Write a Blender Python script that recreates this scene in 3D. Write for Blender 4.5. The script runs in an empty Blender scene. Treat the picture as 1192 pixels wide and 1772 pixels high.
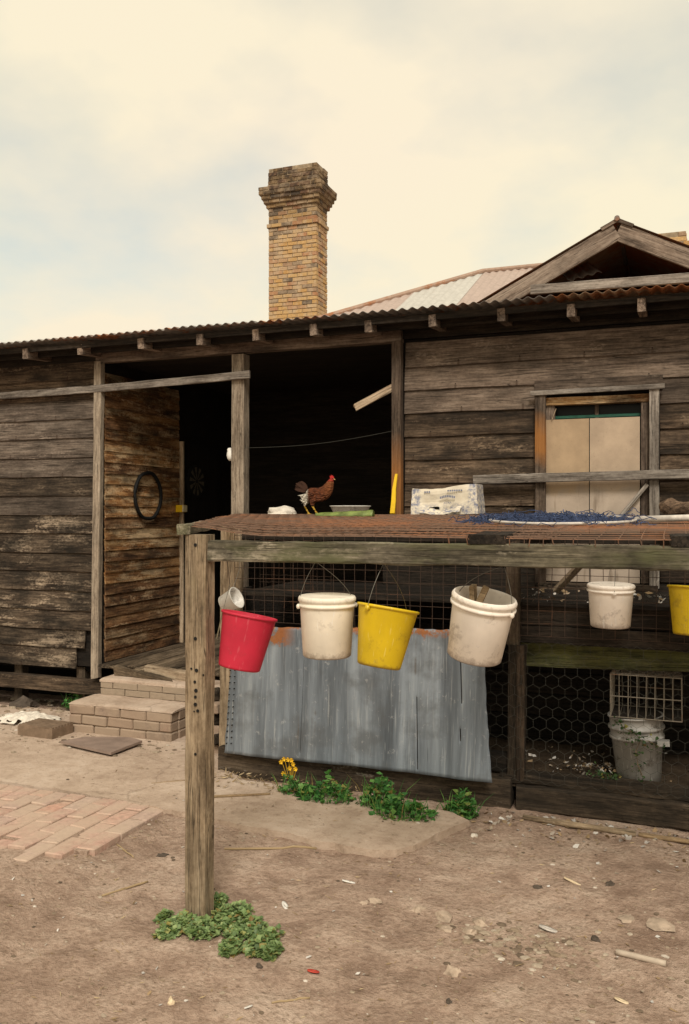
import bpy, bmesh, math, random
from mathutils import Vector, Matrix, noise, Euler
R = math.radians
random.seed(7)
S = bpy.context.scene
COL = S.collection

# ------------------------------------------------------------------ camera
TH = R(20.8); CT, ST = math.cos(TH), math.sin(TH)
F = 1520.0; CH = 1.8; CX, CY = 596.0, 886.0
cd = bpy.data.cameras.new('camera'); cam = bpy.data.objects.new('camera', cd); COL.objects.link(cam)
cam.location = (0, 0, CH); cam.rotation_euler = (R(90), 0, TH)
cd.sensor_fit = 'HORIZONTAL'; cd.sensor_width = 24.0; cd.lens = F / 1192.0 * 24.0
cd.clip_start = 0.05; cd.clip_end = 2000
S.camera = cam
# ------------------------------------------------------------------ sky
SUN_EL, SUN_AZ = R(46), R(158)      # azimuth measured clockwise from +Y
w = bpy.data.worlds.new('World'); S.world = w; w.use_nodes = True
nt = w.node_tree; nt.nodes.clear()
out = nt.nodes.new('ShaderNodeOutputWorld')
sky = nt.nodes.new('ShaderNodeTexSky'); sky.sky_type = 'NISHITA'; sky.sun_disc = False
sky.sun_elevation = SUN_EL; sky.sun_rotation = SUN_AZ; sky.dust_density = 2.5
b1 = nt.nodes.new('ShaderNodeBackground'); b1.inputs[1].default_value = 0.15
tint = nt.nodes.new('ShaderNodeMix'); tint.data_type = 'RGBA'; tint.blend_type = 'MULTIPLY'; tint.inputs[0].default_value = 1.0; tint.inputs[7].default_value = (0.88, 1.04, 0.86, 1)
nt.links.new(sky.outputs[0], tint.inputs[6]); nt.links.new(tint.outputs[2], b1.inputs[0])
b2 = nt.nodes.new('ShaderNodeBackground'); b2.inputs[1].default_value = 0.88
tc = nt.nodes.new('ShaderNodeTexCoord')
sx = nt.nodes.new('ShaderNodeSeparateXYZ'); nt.links.new(tc.outputs['Generated'], sx.inputs[0])
ab = nt.nodes.new('ShaderNodeMath'); ab.operation = 'ABSOLUTE'; nt.links.new(sx.outputs[2], ab.inputs[0])
ad = nt.nodes.new('ShaderNodeMath'); ad.operation = 'ADD'; ad.inputs[1].default_value = 0.35; nt.links.new(ab.outputs[0], ad.inputs[0])
vd = nt.nodes.new('ShaderNodeVectorMath'); vd.operation = 'DIVIDE'
cb = nt.nodes.new('ShaderNodeCombineXYZ')
for i in range(3): nt.links.new(ad.outputs[0], cb.inputs[i])
nt.links.new(tc.outputs['Generated'], vd.inputs[0]); nt.links.new(cb.outputs[0], vd.inputs[1])
mp = nt.nodes.new('ShaderNodeMapping'); mp.inputs['Location'].default_value = (2.91, 1.36, 1.95); nt.links.new(vd.outputs[0], mp.inputs[0])
cn = nt.nodes.new('ShaderNodeTexNoise'); cn.inputs['Scale'].default_value = 1.35; cn.inputs['Detail'].default_value = 6; cn.inputs['Roughness'].default_value = 0.52
nt.links.new(mp.outputs[0], cn.inputs['Vector'])
cr = nt.nodes.new('ShaderNodeValToRGB'); cr.color_ramp.elements[0].position = 0.31; cr.color_ramp.elements[1].position = 0.46
cr.color_ramp.elements[0].color = (0.60, 0.60, 0.60, 1); cr.color_ramp.elements[1].color = (1, 1, 1, 1)
nt.links.new(cn.outputs['Fac'], cr.inputs[0])
cn2 = nt.nodes.new('ShaderNodeTexNoise'); cn2.inputs['Scale'].default_value = 0.9; cn2.inputs['Detail'].default_value = 4
nt.links.new(mp.outputs[0], cn2.inputs['Vector'])
cc = nt.nodes.new('ShaderNodeValToRGB'); cc.color_ramp.elements[0].position = 0.35; cc.color_ramp.elements[1].position = 0.65
cc.color_ramp.elements[0].color = (0.895, 0.81, 0.60, 1); cc.color_ramp.elements[1].color = (0.905, 0.79, 0.61, 1)
nt.links.new(cn2.outputs['Fac'], cc.inputs[0]); nt.links.new(cc.outputs[0], b2.inputs[0])
ms = nt.nodes.new('ShaderNodeMixShader')
nt.links.new(cr.outputs[0], ms.inputs[0]); nt.links.new(b1.outputs[0], ms.inputs[1]); nt.links.new(b2.outputs[0], ms.inputs[2])
nt.links.new(ms.outputs[0], out.inputs[0])
# ------------------------------------------------------------------ sun (thin overcast)
sd = bpy.data.lights.new('sun', 'SUN'); sd.energy = 2.4; sd.angle = R(17); sd.color = (1.0, 0.92, 0.80)
so = bpy.data.objects.new('sun', sd); COL.objects.link(so)
sv = Vector((math.sin(SUN_AZ) * math.cos(SUN_EL), math.cos(SUN_AZ) * math.cos(SUN_EL), math.sin(SUN_EL)))
so.rotation_euler = sv.to_track_quat('Z', 'Y').to_euler(); so.location = sv * 30
# ------------------------------------------------------------------ exposure
S.render.engine = 'CYCLES'; S.cycles.max_bounces = 6; S.cycles.diffuse_bounces = 3; S.cycles.glossy_bounces = 2; S.cycles.transmission_bounces = 2
S.view_settings.view_transform = 'Standard'; S.view_settings.look = 'None'
S.view_settings.exposure = 0.30; S.view_settings.gamma = 1.0
S.render.resolution_x = 689; S.render.resolution_y = 1024

# ================================================================== measuring helpers
def at(px, py, Y):
    """point on the plane y = Y"""
    u = (px - CX) / F; v = (CY - py) / F
    t = Y / (ST * u + CT)
    return Vector((t * (CT * u - ST), Y, CH + t * v))
def atX(px, py, X):
    u = (px - CX) / F; v = (CY - py) / F
    t = X / (CT * u - ST)
    return Vector((X, t * (ST * u + CT), CH + t * v))
def gp(px, py, z=0.0):
    u = (px - CX) / F; v = (CY - py) / F
    t = (z - CH) / v
    return Vector((t * (CT * u - ST), t * (ST * u + CT), z))

# ================================================================== object helpers
W = {}
def _reg(o, M, parent):
    COL.objects.link(o)
    if parent is not None:
        o.parent = parent
        o.matrix_basis = W[parent].inverted() @ M
    else:
        o.matrix_basis = M
    W[o] = M.copy()
def empty(name, loc, label=None, cat=None, group=None, parent=None):
    o = bpy.data.objects.new(name, None); o.empty_display_size = 0.1
    _reg(o, Matrix.Translation(Vector(loc)), parent)
    tag(o, label, cat, group)
    return o
def tag(o, label=None, cat=None, group=None, kind=None):
    if label: o['label'] = label
    if cat: o['category'] = cat
    if group: o['group'] = group
    if kind: o['kind'] = kind
    return o
class MB:
    def __init__(s): s.v = []; s.f = []; s.m = []; s.mi = 0
    def vert(s, p): s.v.append(tuple(p)); return len(s.v) - 1
    def face(s, idx): s.f.append(tuple(idx)); s.m.append(s.mi)
    def box(s, lo, hi, M=None):
        c = [Vector((x, y, z)) for z in (lo[2], hi[2]) for y in (lo[1], hi[1]) for x in (lo[0], hi[0])]
        if M is not None: c = [M @ p for p in c]
        b = len(s.v)
        for p in c: s.v.append(tuple(p))
        for q in ((0, 2, 3, 1), (4, 5, 7, 6), (0, 1, 5, 4), (1, 3, 7, 5), (3, 2, 6, 7), (2, 0, 4, 6)):
            s.face([b + i for i in q])
    def tube(s, pts, r, n=6, cap=True):
        pts = [Vector(p) for p in pts]
        rr = r if isinstance(r, (list, tuple)) else [r] * len(pts)
        rings = []
        up = Vector((0, 0, 1))
        for i, p in enumerate(pts):
            d = (pts[min(i + 1, len(pts) - 1)] - pts[max(i - 1, 0)])
            d = d.normalized() if d.length > 1e-9 else Vector((1, 0, 0))
            a = up.cross(d)
            if a.length < 0.05: a = Vector((1, 0, 0)).cross(d)
            a.normalize(); b = d.cross(a)
            rings.append([s.vert(p + (a * math.cos(2 * math.pi * k / n) + b * math.sin(2 * math.pi * k / n)) * rr[i]) for k in range(n)])
        for i in range(len(rings) - 1):
            for k in range(n):
                s.face((rings[i][k], rings[i][(k + 1) % n], rings[i + 1][(k + 1) % n], rings[i + 1][k]))
        if cap:
            s.face(rings[0][::-1]); s.face(rings[-1])
    def lathe(s, prof, n=40, M=None):
        rings = []
        for r, z in prof:
            ring = []
            for k in range(n):
                a = 2 * math.pi * k / n
                p = Vector((r * math.cos(a), r * math.sin(a), z))
                if M is not None: p = M @ p
                ring.append(s.vert(p))
            rings.append(ring)
        for i in range(len(rings) - 1):
            for k in range(n):
                s.face((rings[i][k], rings[i][(k + 1) % n], rings[i + 1][(k + 1) % n], rings[i + 1][k]))
        return rings
    def mesh(s, name, mats=(), smooth=False):
        me = bpy.data.meshes.new(name); me.from_pydata(s.v, [], s.f)
        for m in mats: me.materials.append(m)
        if len(mats) > 1: me.polygons.foreach_set('material_index', s.m)
        if smooth: me.polygons.foreach_set('use_smooth', [True] * len(me.polygons))
        me.update()
        return me
    def build(s, name, mats, parent=None, M=None, smooth=False):
        if not isinstance(mats, (list, tuple)): mats = (mats,)
        o = bpy.data.objects.new(name, s.mesh(name, mats, smooth))
        _reg(o, M if M is not None else Matrix.Identity(4), parent)
        return o
def inst(name, me, M, parent):
    o = bpy.data.objects.new(name, me); _reg(o, M, parent); return o
def local(M0, pts): pass
def frame(o, x, up):
    """matrix: origin o, X along x, Y near up, Z out"""
    x = Vector(x).normalized(); up = Vector(up)
    z = x.cross(up).normalized(); y = z.cross(x).normalized()
    M = Matrix.Identity(4)
    for i in range(3): M[i][0] = x[i]; M[i][1] = y[i]; M[i][2] = z[i]; M[i][3] = o[i]
    return M
def board(name, p0, p1, width, thick, mat, parent=None, up=(0, 0, 1), jit=0.0025, seg=None, cham=0.003, wedge=0.0, ragged=0.0, seed=None, lowjit=0.0, bow=0.0):
    """a sawn board from p0 to p1 (centre line); local X runs along the grain"""
    p0 = Vector(p0); p1 = Vector(p1); L = (p1 - p0).length
    M = frame(p0, p1 - p0, up)
    rnd = random.Random(seed if seed is not None else random.random())
    n = seg or max(2, min(26, int(L / 0.16)))
    hw, ht = width / 2, thick / 2; c = min(cham, ht * 0.6)
    prof = [(-hw, -ht + c), (-hw + c, -ht), (hw - c, -ht), (hw, -ht + c), (hw, ht - c), (hw - c, ht), (-hw + c, ht), (-hw, ht - c)]
    m = MB(); rings = []
    ph = rnd.random() * 100
    for i in range(n + 1):
        f = i / n; x = L * f
        ring = []
        lo = lowjit * (noise.noise(Vector((x * 3.1, ph, 0))) + 0.6 * noise.noise(Vector((x * 11, ph, 3))))
        for k, (y, z) in enumerate(prof):
            xx = x
            if i in (0, n) and ragged: xx += (rnd.random() - 0.5) * ragged
            yy = y + rnd.uniform(-jit, jit); zz = z + rnd.uniform(-jit, jit) * 0.5
            if y < 0: yy += lo
            if wedge: zz += wedge * (0.5 - (y + hw) / width)     # thicker at the lower edge
            yy += bow * math.sin(math.pi * f)
            ring.append(m.vert((xx, yy, zz)))
        rings.append(ring)
    for i in range(n):
        for k in range(8):
            m.face((rings[i][k], rings[i][(k + 1) % 8], rings[i + 1][(k + 1) % 8], rings[i + 1][k]))
    m.face(rings[0][::-1]); m.face(rings[-1])
    return m.build(name, mat, parent, M)

# ================================================================== material helpers
class N:
    def __init__(s, name):
        s.mat = bpy.data.materials.new(name); s.mat.use_nodes = True
        s.t = s.mat.node_tree; s.b = s.t.nodes['Principled BSDF']
        s.out = s.t.nodes['Material Output']
    def n(s, typ, **kw):
        nd = s.t.nodes.new(typ)
        for k, v in kw.items(): setattr(nd, k, v)
        return nd
    def put(s, sock, val):
        if hasattr(val, 'is_linked') or hasattr(val, 'links'): s.t.links.new(val, sock)
        else:
            if isinstance(val, (tuple, list)) and len(val) == 3 and sock.type == 'RGBA': val = tuple(val) + (1,)
            sock.default_value = val
    def obj(s): return s.n('ShaderNodeTexCoord').outputs['Object']
    def pos(s): return s.n('ShaderNodeNewGeometry').outputs['Position']
    def island(s): return s.n('ShaderNodeNewGeometry').outputs['Random Per Island']
    def rnd(s): return s.n('ShaderNodeObjectInfo').outputs['Random']
    def mul(s, vec, k):
        m = s.n('ShaderNodeVectorMath', operation='MULTIPLY'); s.put(m.inputs[0], vec); m.inputs[1].default_value = k; return m.outputs[0]
    def noise(s, vec, scale=1.0, detail=4, rough=0.55, w=None, dist=0.0):
        t = s.n('ShaderNodeTexNoise')
        if w is not None:
            cmb = s.n('ShaderNodeCombineXYZ'); s.put(cmb.inputs[0], w); s.put(cmb.inputs[1], w); s.put(cmb.inputs[2], w)
            av = s.n('ShaderNodeVectorMath', operation='ADD'); s.put(av.inputs[0], vec); s.put(av.inputs[1], cmb.outputs[0]); vec = av.outputs[0]
        detail = min(detail, 5)
        s.put(t.inputs['Vector'], vec)
        t.inputs['Scale'].default_value = scale; t.inputs['Detail'].default_value = detail
        t.inputs['Roughness'].default_value = rough; t.inputs['Distortion'].default_value = dist
        return t.outputs['Fac']
    def vor(s, vec, scale, feat='F1', out='Distance', rand=1.0):
        t = s.n('ShaderNodeTexVoronoi', feature=feat); s.put(t.inputs['Vector'], vec); t.inputs['Scale'].default_value = scale
        t.inputs['Randomness'].default_value = rand
        return t.outputs[out]
    def ramp(s, fac, stops):
        r = s.n('ShaderNodeValToRGB'); e = r.color_ramp.elements
        while len(e) < len(stops): e.new(0.5)
        for el, (p, c) in zip(e, stops):
            el.position = p
            el.color = (c, c, c, 1) if isinstance(c, (int, float)) else tuple(c) + (1,)
        s.put(r.inputs[0], fac); return r.outputs[0]
    def mix(s, fac, a, b, mode='MIX'):
        m = s.n('ShaderNodeMix', data_type='RGBA', blend_type=mode)
        s.put(m.inputs[0], fac); s.put(m.inputs[6], a); s.put(m.inputs[7], b); return m.outputs[2]
    def math(s, op, a, b=0.0, clamp=False):
        m = s.n('ShaderNodeMath', operation=op, use_clamp=clamp); s.put(m.inputs[0], a); s.put(m.inputs[1], b); return m.outputs[0]
    def sep(s, vec):
        m = s.n('ShaderNodeSeparateXYZ'); s.put(m.inputs[0], vec); return m.outputs
    def bump(s, h, strength=0.4, dist=0.01):
        b = s.n('ShaderNodeBump'); b.inputs['Strength'].default_value = strength; b.inputs['Distance'].default_value = dist
        s.put(b.inputs['Height'], h); s.t.links.new(b.outputs[0], s.b.inputs['Normal'])
    def done(s, col, rough=0.85, spec=0.3, metal=0.0):
        s.put(s.b.inputs['Base Color'], col); s.put(s.b.inputs['Roughness'], rough)
        s.b.inputs['Specular IOR Level'].default_value = spec; s.put(s.b.inputs['Metallic'], metal)
        return s.mat

def wood(name, dark, mid, light, patch=None, pthr=0.62, moss=None, mthr=0.5, grime=0.5, vary=0.35, orange=None, grain=1.0, nails=False):
    a = N(name); o = a.obj(); r = a.rnd(); w_ = a.math('MULTIPLY', r, 57.0)
    g1 = a.noise(a.mul(o, (5.0 * grain, 62 * grain, 62 * grain)), 1.0, 4, 0.65, w_, 0.35)
    g2 = a.noise(a.mul(o, (1.3, 9, 9)), 1.0, 4, 0.62, w_, 0.6)
    g3 = a.noise(a.mul(o, (2.6, 5.0, 5.0)), 1.0, 5, 0.66, w_)
    g4 = a.noise(a.mul(o, (38, 60, 60)), 1.0, 3, 0.7, w_)
    s = a.math('ADD', a.math('ADD', a.math('MULTIPLY', g1, 0.42), a.math('MULTIPLY', g2, 0.42)), a.math('MULTIPLY', g4, 0.20))
    col = a.ramp(s, [(0.40, dark), (0.51, mid), (0.63, light)])
    if patch:
        pm = a.math('MULTIPLY', a.noise(a.mul(o, (1.7, 7, 7)), 1.0, 5, 0.72, a.math('ADD', w_, 9.0)), a.math('ADD', 0.75, a.math('MULTIPLY', g4, 0.5)))
        col = a.mix(a.ramp(pm, [(pthr - 0.05, 0.0), (pthr + 0.06, 0.85)]), col, patch)
    if grime:
        col = a.mix(a.ramp(g3, [(0.36, grime), (0.58, 0.0)]), col, (0.012, 0.010, 0.008))
    if vary:
        f = a.math('ADD', 1.0 - vary, a.math('MULTIPLY', r, 2 * vary))
        col = a.mix(1.0, col, f, 'MULTIPLY')
    # drying cracks along the grain and nail stains
    ck = a.noise(a.mul(o, (1.2, 48, 48)), 1.0, 2, 0.5, a.math('ADD', w_, 21.0), 0.3)
    line = a.ramp(a.math('ABSOLUTE', a.math('SUBTRACT', ck, 0.5)), [(0.0, 1.0), (0.016, 0.0)])
    col = a.mix(a.math('MULTIPLY', line, 0.75), col, (0.01, 0.008, 0.006))
    if nails:
        sx3 = a.sep(o)
        dx3 = a.math('SUBTRACT', a.math('MODULO', a.math('ADD', sx3[0], a.math('MULTIPLY', r, 0.3)), 0.46), 0.23)
        dy3 = a.math('ADD', sx3[1], 0.062)
        dd = a.math('ADD', a.math('MULTIPLY', dx3, dx3), a.math('MULTIPLY', dy3, dy3))
        col = a.mix(a.ramp(a.math('MULTIPLY', dd, 10000.0), [(0.12, 1.0), (0.30, 0.0)]), col, (0.012, 0.009, 0.008))
        run = a.math('MULTIPLY', a.ramp(a.math('ABSOLUTE', dx3), [(0.002, 0.6), (0.012, 0.0)]), a.ramp(a.math('ADD', dy3, 0.5), [(0.49, 1.0), (0.502, 0.0)]))
        col = a.mix(run, col, (0.035, 0.018, 0.010))
    if moss:
        mm = a.noise(a.mul(o, (2.5, 8, 8)), 1.0, 7, 0.65, a.math('ADD', w_, 31.0))
        col = a.mix(a.ramp(mm, [(mthr - 0.08, 0.0), (mthr + 0.12, 0.8)]), col, moss)
    if orange:
        cx, wd, oc = orange
        xx = a.math('ADD', a.sep(o)[0], a.math('MULTIPLY', a.math('SUBTRACT', g3, 0.5), 0.25))
        d = a.math('ABSOLUTE', a.math('SUBTRACT', xx, cx))
        col = a.mix(a.ramp(a.math('DIVIDE', d, wd), [(0.3, 0.9), (1.0, 0.0)]), col, oc)
    h = a.math('SUBTRACT', a.math('ADD', g1, a.math('MULTIPLY', g2, 0.6)), a.math('MULTIPLY', line, 0.8))
    a.bump(h, 0.7, 0.005)
    return a.done(col, 0.88, 0.2)

def plastic(name, base, dirt=(0.12, 0.10, 0.08), amount=0.5, scuff=(0.9, 0.9, 0.9), spec=0.35, rough=0.42, low=None):
    a = N(name); o = a.obj(); w_ = a.math('MULTIPLY', a.rnd(), 40)
    d = a.noise(o, 9.0, 8, 0.7, w_); d2 = a.noise(o, 45.0, 4, 0.7, w_); d3 = a.noise(a.mul(o, (14, 14, 3.0)), 1.0, 5, 0.6, w_)
    col = a.mix(a.ramp(d3, [(0.45, 0.0), (0.75, 0.25 * amount)]), base, dirt)
    col = a.mix(a.ramp(a.math('MULTIPLY', d, a.math('ADD', 0.6, a.math('MULTIPLY', d2, 0.8))), [(0.56, 0.0), (0.70, amount)]), col, dirt)
    if low:
        z = a.math('ADD', a.sep(o)[2], a.math('MULTIPLY', a.math('SUBTRACT', d2, 0.5), 0.06))
        col = a.mix(a.ramp(a.math('DIVIDE', z, low), [(0.05, 0.75), (0.6, 0.0)]), col, dirt)
    col = a.mix(a.ramp(d2, [(0.62, 0.0), (0.75, 0.3)]), col, scuff)
    d4 = a.noise(a.mul(o, (75, 75, 9.0)), 1.0, 2, 0.5, w_); col = a.mix(a.ramp(d4, [(0.64, 0.0), (0.70, 0.4)]), col, scuff)
    d5 = a.noise(o, 5.0, 3, 0.6, w_); col = a.mix(1.0, col, a.ramp(d5, [(0.3, 0.82), (0.7, 1.08)]), 'MULTIPLY')
    a.bump(a.math('ADD', d2, d), 0.08, 0.004)
    return a.done(col, a.ramp(d, [(0.3, rough - 0.08), (0.7, rough + 0.22)]), spec)

def flat(name, col, rough=0.8, spec=0.2, var=0.25, scale=20.0, metal=0.0, bump=0.2):
    a = N(name); o = a.obj(); n = a.noise(o, scale, 6, 0.65, a.math('MULTIPLY', a.rnd(), 30))
    c = a.mix(1.0, col, a.ramp(n, [(0.3, 1 - var), (0.7, 1 + var)]), 'MULTIPLY')
    if bump: a.bump(n, bump, 0.004)
    return a.done(c, rough, spec, metal)

M = {}
M['wb_grey'] = wood('weatherboard_grey', (0.050, 0.038, 0.030), (0.122, 0.095, 0.076), (0.225, 0.183, 0.150), (0.33, 0.27, 0.22), 0.66, grime=0.55, nails=True)
M['wb_mid'] = wood('weatherboard_greybrown', (0.044, 0.032, 0.024), (0.104, 0.077, 0.059), (0.185, 0.143, 0.112), (0.25, 0.20, 0.16), 0.68, grime=0.5, nails=True)
M['wb_dark'] = wood('weatherboard_stained', (0.016, 0.011, 0.008), (0.060, 0.043, 0.030), (0.150, 0.113, 0.080), (0.38, 0.30, 0.22), 0.585, grime=0.85, nails=True)
M['wb_dark2'] = wood('weatherboard_umber_stained', (0.018, 0.012, 0.008), (0.064, 0.044, 0.030), (0.140, 0.100, 0.068), (0.26, 0.19, 0.13), 0.66, grime=0.8, nails=True)
M['wb_warm'] = wood('weatherboard_brown', (0.028, 0.018, 0.012), (0.086, 0.058, 0.038), (0.175, 0.124, 0.084), (0.31, 0.235, 0.165), 0.66, grime=0.75, nails=True)
M['wb_porch'] = wood('weatherboard_ochre', (0.10, 0.040, 0.014), (0.33, 0.158, 0.060), (0.56, 0.35, 0.165), (0.68, 0.50, 0.30), 0.54, grime=0.75, nails=True)
M['wb_porch2'] = wood('weatherboard_umber', (0.055, 0.024, 0.011), (0.185, 0.092, 0.042), (0.35, 0.215, 0.11), (0.50, 0.36, 0.22), 0.58, grime=0.85, nails=True)
M['post'] = wood('post_timber', (0.15, 0.115, 0.085), (0.29, 0.235, 0.18), (0.44, 0.37, 0.29), (0.50, 0.43, 0.34), 0.70, grime=0.35, vary=0.1)
M['post_foot'] = wood('cage_post_timber', (0.125, 0.088, 0.055), (0.275, 0.205, 0.134), (0.42, 0.330, 0.228), (0.48, 0.39, 0.28), 0.68, grime=0.45, vary=0.08, moss=(0.17, 0.14, 0.075), mthr=0.66)
M['rail'] = wood('mossy_rail', (0.050, 0.043, 0.030), (0.135, 0.118, 0.082), (0.27, 0.235, 0.175), (0.46, 0.40, 0.31), 0.60, moss=(0.095, 0.098, 0.048), mthr=0.56, grime=0.8, vary=0.1)
M['moss'] = wood('moss_board', (0.030, 0.035, 0.012), (0.060, 0.065, 0.024), (0.11, 0.105, 0.05), None, moss=(0.115, 0.115, 0.034), mthr=0.55, grime=0.6, vary=0.15)
M['dark'] = wood('near_black_timber', (0.007, 0.006, 0.005), (0.018, 0.014, 0.011), (0.042, 0.032, 0.024), (0.14, 0.115, 0.09), 0.74, grime=0.5)  # near-black timber for coop boards, joists and eave framing
M['sleeper'] = wood('sleeper_timber', (0.020, 0.015, 0.010), (0.052, 0.038, 0.026), (0.105, 0.078, 0.054), (0.30, 0.27, 0.23), 0.70, grime=0.6)
M['trim'] = wood('grey_trim', (0.10, 0.082, 0.070), (0.235, 0.205, 0.178), (0.38, 0.34, 0.30), (0.52, 0.48, 0.43), 0.70, grime=0.4, vary=0.12)
M['barge'] = wood('barge_timber', (0.085, 0.062, 0.048), (0.22, 0.168, 0.132), (0.36, 0.29, 0.235), None, grime=0.5, vary=0.1)
M['rafter'] = wood('rafter_timber', (0.085, 0.060, 0.046), (0.20, 0.148, 0.115), (0.34, 0.265, 0.21), None, grime=0.6, vary=0.3)
M['stained'] = wood('rust_stained_post', (0.035, 0.024, 0.017), (0.085, 0.060, 0.045), (0.16, 0.120, 0.09), None, grime=0.5, vary=0.1, orange=(1.55, 0.42, (0.27, 0.115, 0.035)))
M['stained2'] = wood('rust_stained_frame', (0.045, 0.033, 0.024), (0.11, 0.080, 0.06), (0.20, 0.155, 0.12), None, grime=0.5, vary=0.1, orange=(1.04, 0.20, (0.29, 0.125, 0.035)))
M['floor'] = wood('porch_floor_timber', (0.035, 0.024, 0.015), (0.11, 0.080, 0.052), (0.22, 0.168, 0.115), None, grime=0.55)
M['pale'] = wood('pale_plank', (0.16, 0.115, 0.075), (0.32, 0.24, 0.165), (0.45, 0.36, 0.26), None, grime=0.2)
M['stick'] = wood('dry_stick', (0.13, 0.085, 0.05), (0.27, 0.19, 0.11), (0.42, 0.31, 0.19), None, grime=0.2, vary=0.3)

def rusty(name, base, rust_amt, streak=True, metal=0.35, rough=0.55, rcol=(0.17, 0.062, 0.022), scale=3.0):
    a = N(name); o = a.obj(); p = a.pos(); w_ = a.math('MULTIPLY', a.rnd(), 33)
    n1 = a.noise(o, scale, 8, 0.68, w_); n2 = a.noise(a.mul(o, (16, 16, 1.2)), 1.0, 5, 0.6, w_); n3 = a.noise(o, 40, 4, 0.6, w_)
    c = a.mix(a.ramp(n2, [(0.35, 0.0), (0.7, 0.55)]), base, tuple(x * 0.62 for x in base))
    c = a.mix(a.ramp(n3, [(0.5, 0.0), (0.75, 0.3)]), c, tuple(min(1, x * 1.4) for x in base))
    rf = a.ramp(a.math('ADD', n1, a.math('MULTIPLY', a.math('SUBTRACT', n3, 0.5), 0.25)), [(rust_amt, 0.0), (rust_amt + 0.12, 1.0)])
    c = a.mix(rf, c, a.mix(n3, rcol, tuple(x * 1.9 for x in rcol)))
    a.bump(n3, 0.15, 0.003)
    return a.done(c, a.mix(rf, (rough,) * 3, (0.9,) * 3), 0.4, a.math('MULTIPLY', a.math('SUBTRACT', 1.0, rf), metal))
M['roof_iron'] = rusty('old_roof_iron', (0.20, 0.18, 0.165), 0.52, metal=0.2, rough=0.65)
M['roof_rust'] = rusty('rusted_roof_iron', (0.30, 0.22, 0.15), 0.42, metal=0.1, rough=0.75)
M['roof_white'] = rusty('chalky_white_roof_iron', (0.47, 0.455, 0.42), 0.66, metal=0.0, rough=0.6)
M['roof_pink'] = rusty('faded_pink_roof_iron', (0.40, 0.315, 0.275), 0.64, metal=0.0, rough=0.65)
M['ridge'] = rusty('rusty_ridge_cap', (0.36, 0.25, 0.19), 0.55, metal=0.0, rough=0.8, rcol=(0.20, 0.085, 0.040))
M['wire'] = rusty('rusty_wire', (0.20, 0.125, 0.088), 0.50, metal=0.0, rough=0.9, rcol=(0.20, 0.092, 0.048), scale=1.3)
M['wire_dark'] = rusty('dark_rusty_wire', (0.055, 0.034, 0.024), 0.55, metal=0.0, rough=0.9, rcol=(0.085, 0.040, 0.022))
M['cratewire'] = rusty('crate_wire', (0.23, 0.20, 0.16), 0.58, metal=0.1, rough=0.8)
M['hexwire'] = rusty('weathered_netting_wire', (0.050, 0.050, 0.042), 0.85, metal=0.1, rough=0.8)
M['steel'] = rusty('bail_wire', (0.16, 0.15, 0.13), 0.62, metal=0.6, rough=0.45)
M['void'] = flat('interior_shade_black', (0.010, 0.009, 0.008), 0.95, 0.05)  # near-black: shade under the floor and in the gable put into colour
M['lining'] = wood('dark_lining', (0.006, 0.005, 0.004), (0.014, 0.011, 0.009), (0.028, 0.021, 0.016), None, grime=0.4)  # near-black boards: porch and coop interior shade put into the colour

# galvanised sheet -----------------------------------------------------------
a = N('galvanised_sheet'); o = a.obj(); ox, oy, oz = a.sep(o)
s1 = a.noise(a.mul(o, (9, 1, 0.7)), 1.0, 6, 0.6); s2 = a.noise(a.mul(o, (60, 1, 2.0)), 1.0, 4, 0.6); s3 = a.noise(o, 22, 8, 0.7); s4 = a.noise(o, 3.2, 6, 0.6)
c = a.ramp(s1, [(0.32, (0.080, 0.094, 0.112)), (0.5, (0.172, 0.203, 0.240)), (0.68, (0.285, 0.328, 0.375))])
c = a.mix(a.ramp(s2, [(0.58, 0.0), (0.72, 0.55)]), c, (0.46, 0.48, 0.49))
c = a.mix(a.ramp(s4, [(0.50, 0.0), (0.64, 0.65)]), c, (0.095, 0.102, 0.11))
c = a.mix(a.ramp(s3, [(0.60, 0.0), (0.72, 0.55)]), c, (0.44, 0.45, 0.46))
sc1 = a.noise(a.mul(o, (150, 1, 5.0)), 1.0, 2, 0.5); sp1 = a.vor(a.mul(o, (1, 0.2, 1)), 75)
c = a.mix(a.ramp(sc1, [(0.66, 0.0), (0.70, 0.45)]), c, (0.50, 0.52, 0.53)); c = a.mix(a.ramp(sc1, [(0.28, 0.5), (0.32, 0.0)]), c, (0.06, 0.064, 0.07))
c = a.mix(a.math('MULTIPLY', a.ramp(sp1, [(0.08, 0.8), (0.14, 0.0)]), a.ramp(s3, [(0.50, 0.0), (0.58, 1.0)])), c, (0.085, 0.07, 0.06))
# rust creeps down from the top edge, more at one end
edge = a.math('ADD', oz, a.math('MULTIPLY', a.math('SUBTRACT', s3, 0.5), 0.22))
m1 = a.ramp(edge, [(0.735, 0.0), (0.77, 1.0)])
gx = a.ramp(ox, [(0.0, 1.0), (0.42, 1.0), (0.52, 0.0)])
side = a.math('MULTIPLY', m1, gx)
thin = a.ramp(a.math('ADD', oz, a.math('MULTIPLY', a.math('SUBTRACT', s3, 0.5), 0.12)), [(0.845, 0.0), (0.87, 1.0)])
rf = a.math('MAXIMUM', side, thin)
rf = a.math('MULTIPLY', rf, a.ramp(a.noise(o, 14, 6, 0.7), [(0.40, 0.0), (0.50, 1.0)]))
c = a.mix(rf, c, a.mix(s3, (0.17, 0.055, 0.015), (0.36, 0.15, 0.06)))
rs = a.math('MULTIPLY', a.ramp(a.noise(a.mul(o, (34, 1, 1.1)), 1.0, 3, 0.5), [(0.66, 0.0), (0.72, 0.7)]), a.ramp(s4, [(0.5, 0.0), (0.6, 1.0)]))
c = a.mix(rs, c, (0.10, 0.075, 0.055))
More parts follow.
